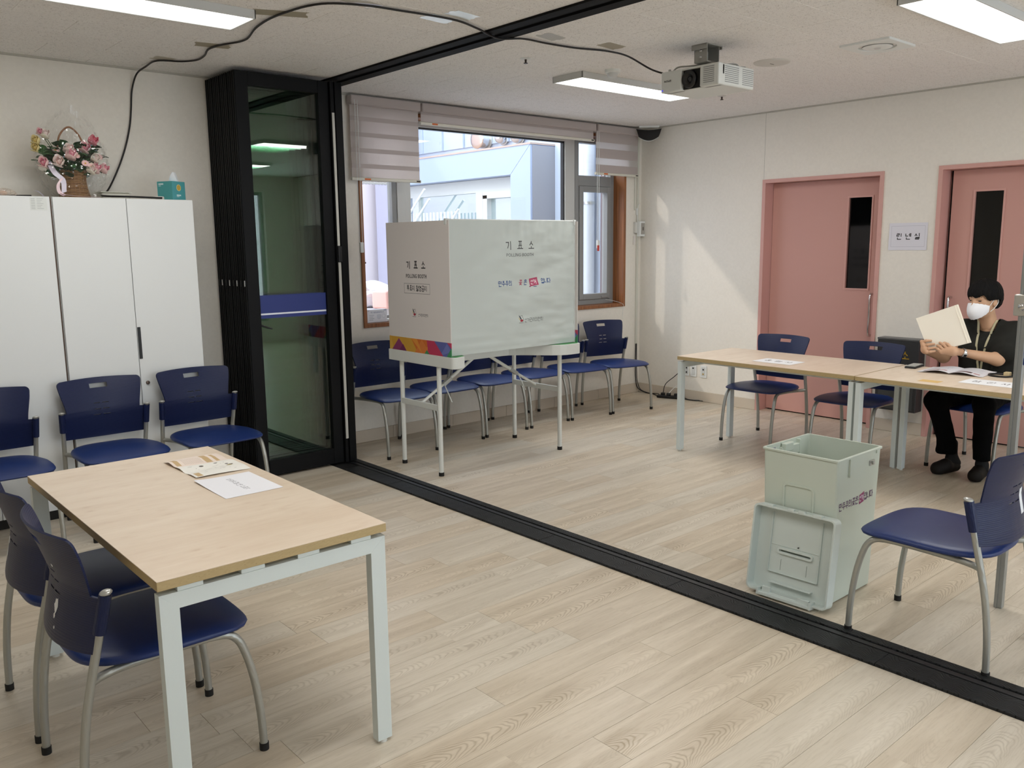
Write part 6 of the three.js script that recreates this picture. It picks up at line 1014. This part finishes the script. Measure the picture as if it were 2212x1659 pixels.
  // mask: pleated cup over nose and chin with ear loops
  const maskG = sheet(24, 14, (i, j) => {
    const a = (i / 24 - 0.5) * 2, v = j / 14, an = a * 1.22, rx = 0.083, rz = 0.092, yt = -0.011 - 0.02 * a * a, yb = -0.122 + 0.05 * a * a, y = lerp(yb, yt, v), puff = 0.03 * Math.pow(Math.cos(a * 1.3), 2) * Math.sin(Math.PI * clamp(v * 0.8 + 0.18, 0, 1)), k = 1 - 0.13 * Math.pow(1 - v, 2) * (1 - 0.2 * a * a);
    return V(...W(Math.sin(an) * rx * k, y + 0.0015 * Math.sin(i * 2.3 + j), Math.cos(an) * rz * k + puff + 0.006)).sub(V(...O));
  }, 0.0012);
  part('mask', maskG, mat('#f1f2f6', 0.7, { side: THREE.DoubleSide }), per, 'white face mask');
  for (const s of [-1, 1]) { const q = (x, y, z) => V(...W(x, y, z)).sub(V(...O)).toArray(); part('mask_loop', tube([q(s * 0.079, -0.03, 0.036), q(s * 0.082, 0.0, 0.01), q(s * 0.083, 0.018, -0.02), q(s * 0.084, -0.01, -0.035), q(s * 0.083, -0.05, 0.0), q(s * 0.077, -0.07, 0.03)], 0.002, { rad: 6, seg: 26 }), M.white, per); }
  // lanyard laid on the shirt front
  const lay = (z0, z1, y1) => { const pts = []; for (let i = 0; i <= 14; i++) { const t = i / 14, y = lerp(1.035, y1, t), z = lerp(z0, z1, Math.pow(t, 0.8)); let x = -1.0; for (let k = 0; k < 60 && Math.min(shirtF(x, y, z), cap(neckA, neckB, 0.052, 0.056)(x, y, z)) > 0.003; k++) x += 0.006; pts.push(V(x - 0.002, y, z)); } return sheet(14, 1, (i, j) => pts[i].clone().add(V(-O[0] - (j ? 0.001 : 0), -O[1], -O[2] + (j - 0.5) * 0.014)), 0.0015); };
  part('lanyard', [lay(3.62, 3.655, 0.7), lay(3.73, 3.668, 0.7)], mat('#b9b393', 0.7), per, 'pale printed lanyard');
  // watch
  { const d = V(...J.wrL).sub(V(...J.elL)).normalize(), q = new THREE.Quaternion().setFromUnitVectors(V(0, 1, 0), d), c = V(...J.wrL).sub(V(...O)).addScaledVector(d, -0.012);
    const w = part('watch', lathe([[0.027, -0.009], [0.0305, -0.008], [0.0305, 0.008], [0.027, 0.009], [0.027, -0.009]], 24), M.chrome, per, 'silver wristwatch'); w.position.copy(c); w.quaternion.copy(q); const toCam = camera.position.clone().sub(V(...J.wrL)).normalize().add(V(0, -0.5, 0)).normalize().applyQuaternion(q.clone().invert()), a = Math.atan2(toCam.x, toCam.z);
    part('watch_face', xf(rb(-0.013, 0.013, -0.014, 0.014, 0.026, 0.036, 0.004), { r: [0, a, 0] }), M.steel, w); part('watch_dial', xf(rb(-0.009, 0.009, -0.009, 0.009, 0.035, 0.0368, 0.002), { r: [0, a, 0] }), M.black, w); }
  // the folder in the hands
  const fo = thing('paper_folder', 'cream paper folder held up by the seated person', 'folder', A(C.BL)), rel = (p) => p.clone().sub(C.BL), foM = mat('#ece5d6', 0.7);
  part('front_leaf', sheet(16, 16, (i, j) => rel(FP(i / 16, j / 16, 0.006 - 0.003 * Math.sin(i / 16 * 3.1) + (fbm(i * 0.4, j * 0.3, 256, 256, 2) - 0.5) * 0.003)), 0.0008), foM, fo); part('rear_leaf', sheet(16, 16, (i, j) => rel(FP(i / 16 * 0.985, j / 16 * 0.99, -0.006)), 0.0008), foM, fo);
  part('folded_edge', sheet(3, 16, (i, j) => rel(FP(0.93 + i / 3 * 0.085, j / 16, 0.0075 - i * i * 0.0014)), 0.0008), mat('#ebe3d1', 0.7), fo, 'folded edge flap'); part('inner_sheets', sheet(6, 6, (i, j) => rel(FP(0.02 + i / 6 * 0.95, 0.01 + j / 6 * 0.97, -0.0035)), 0.0015), M.paper, fo);
}
renderer.render(scene, camera);
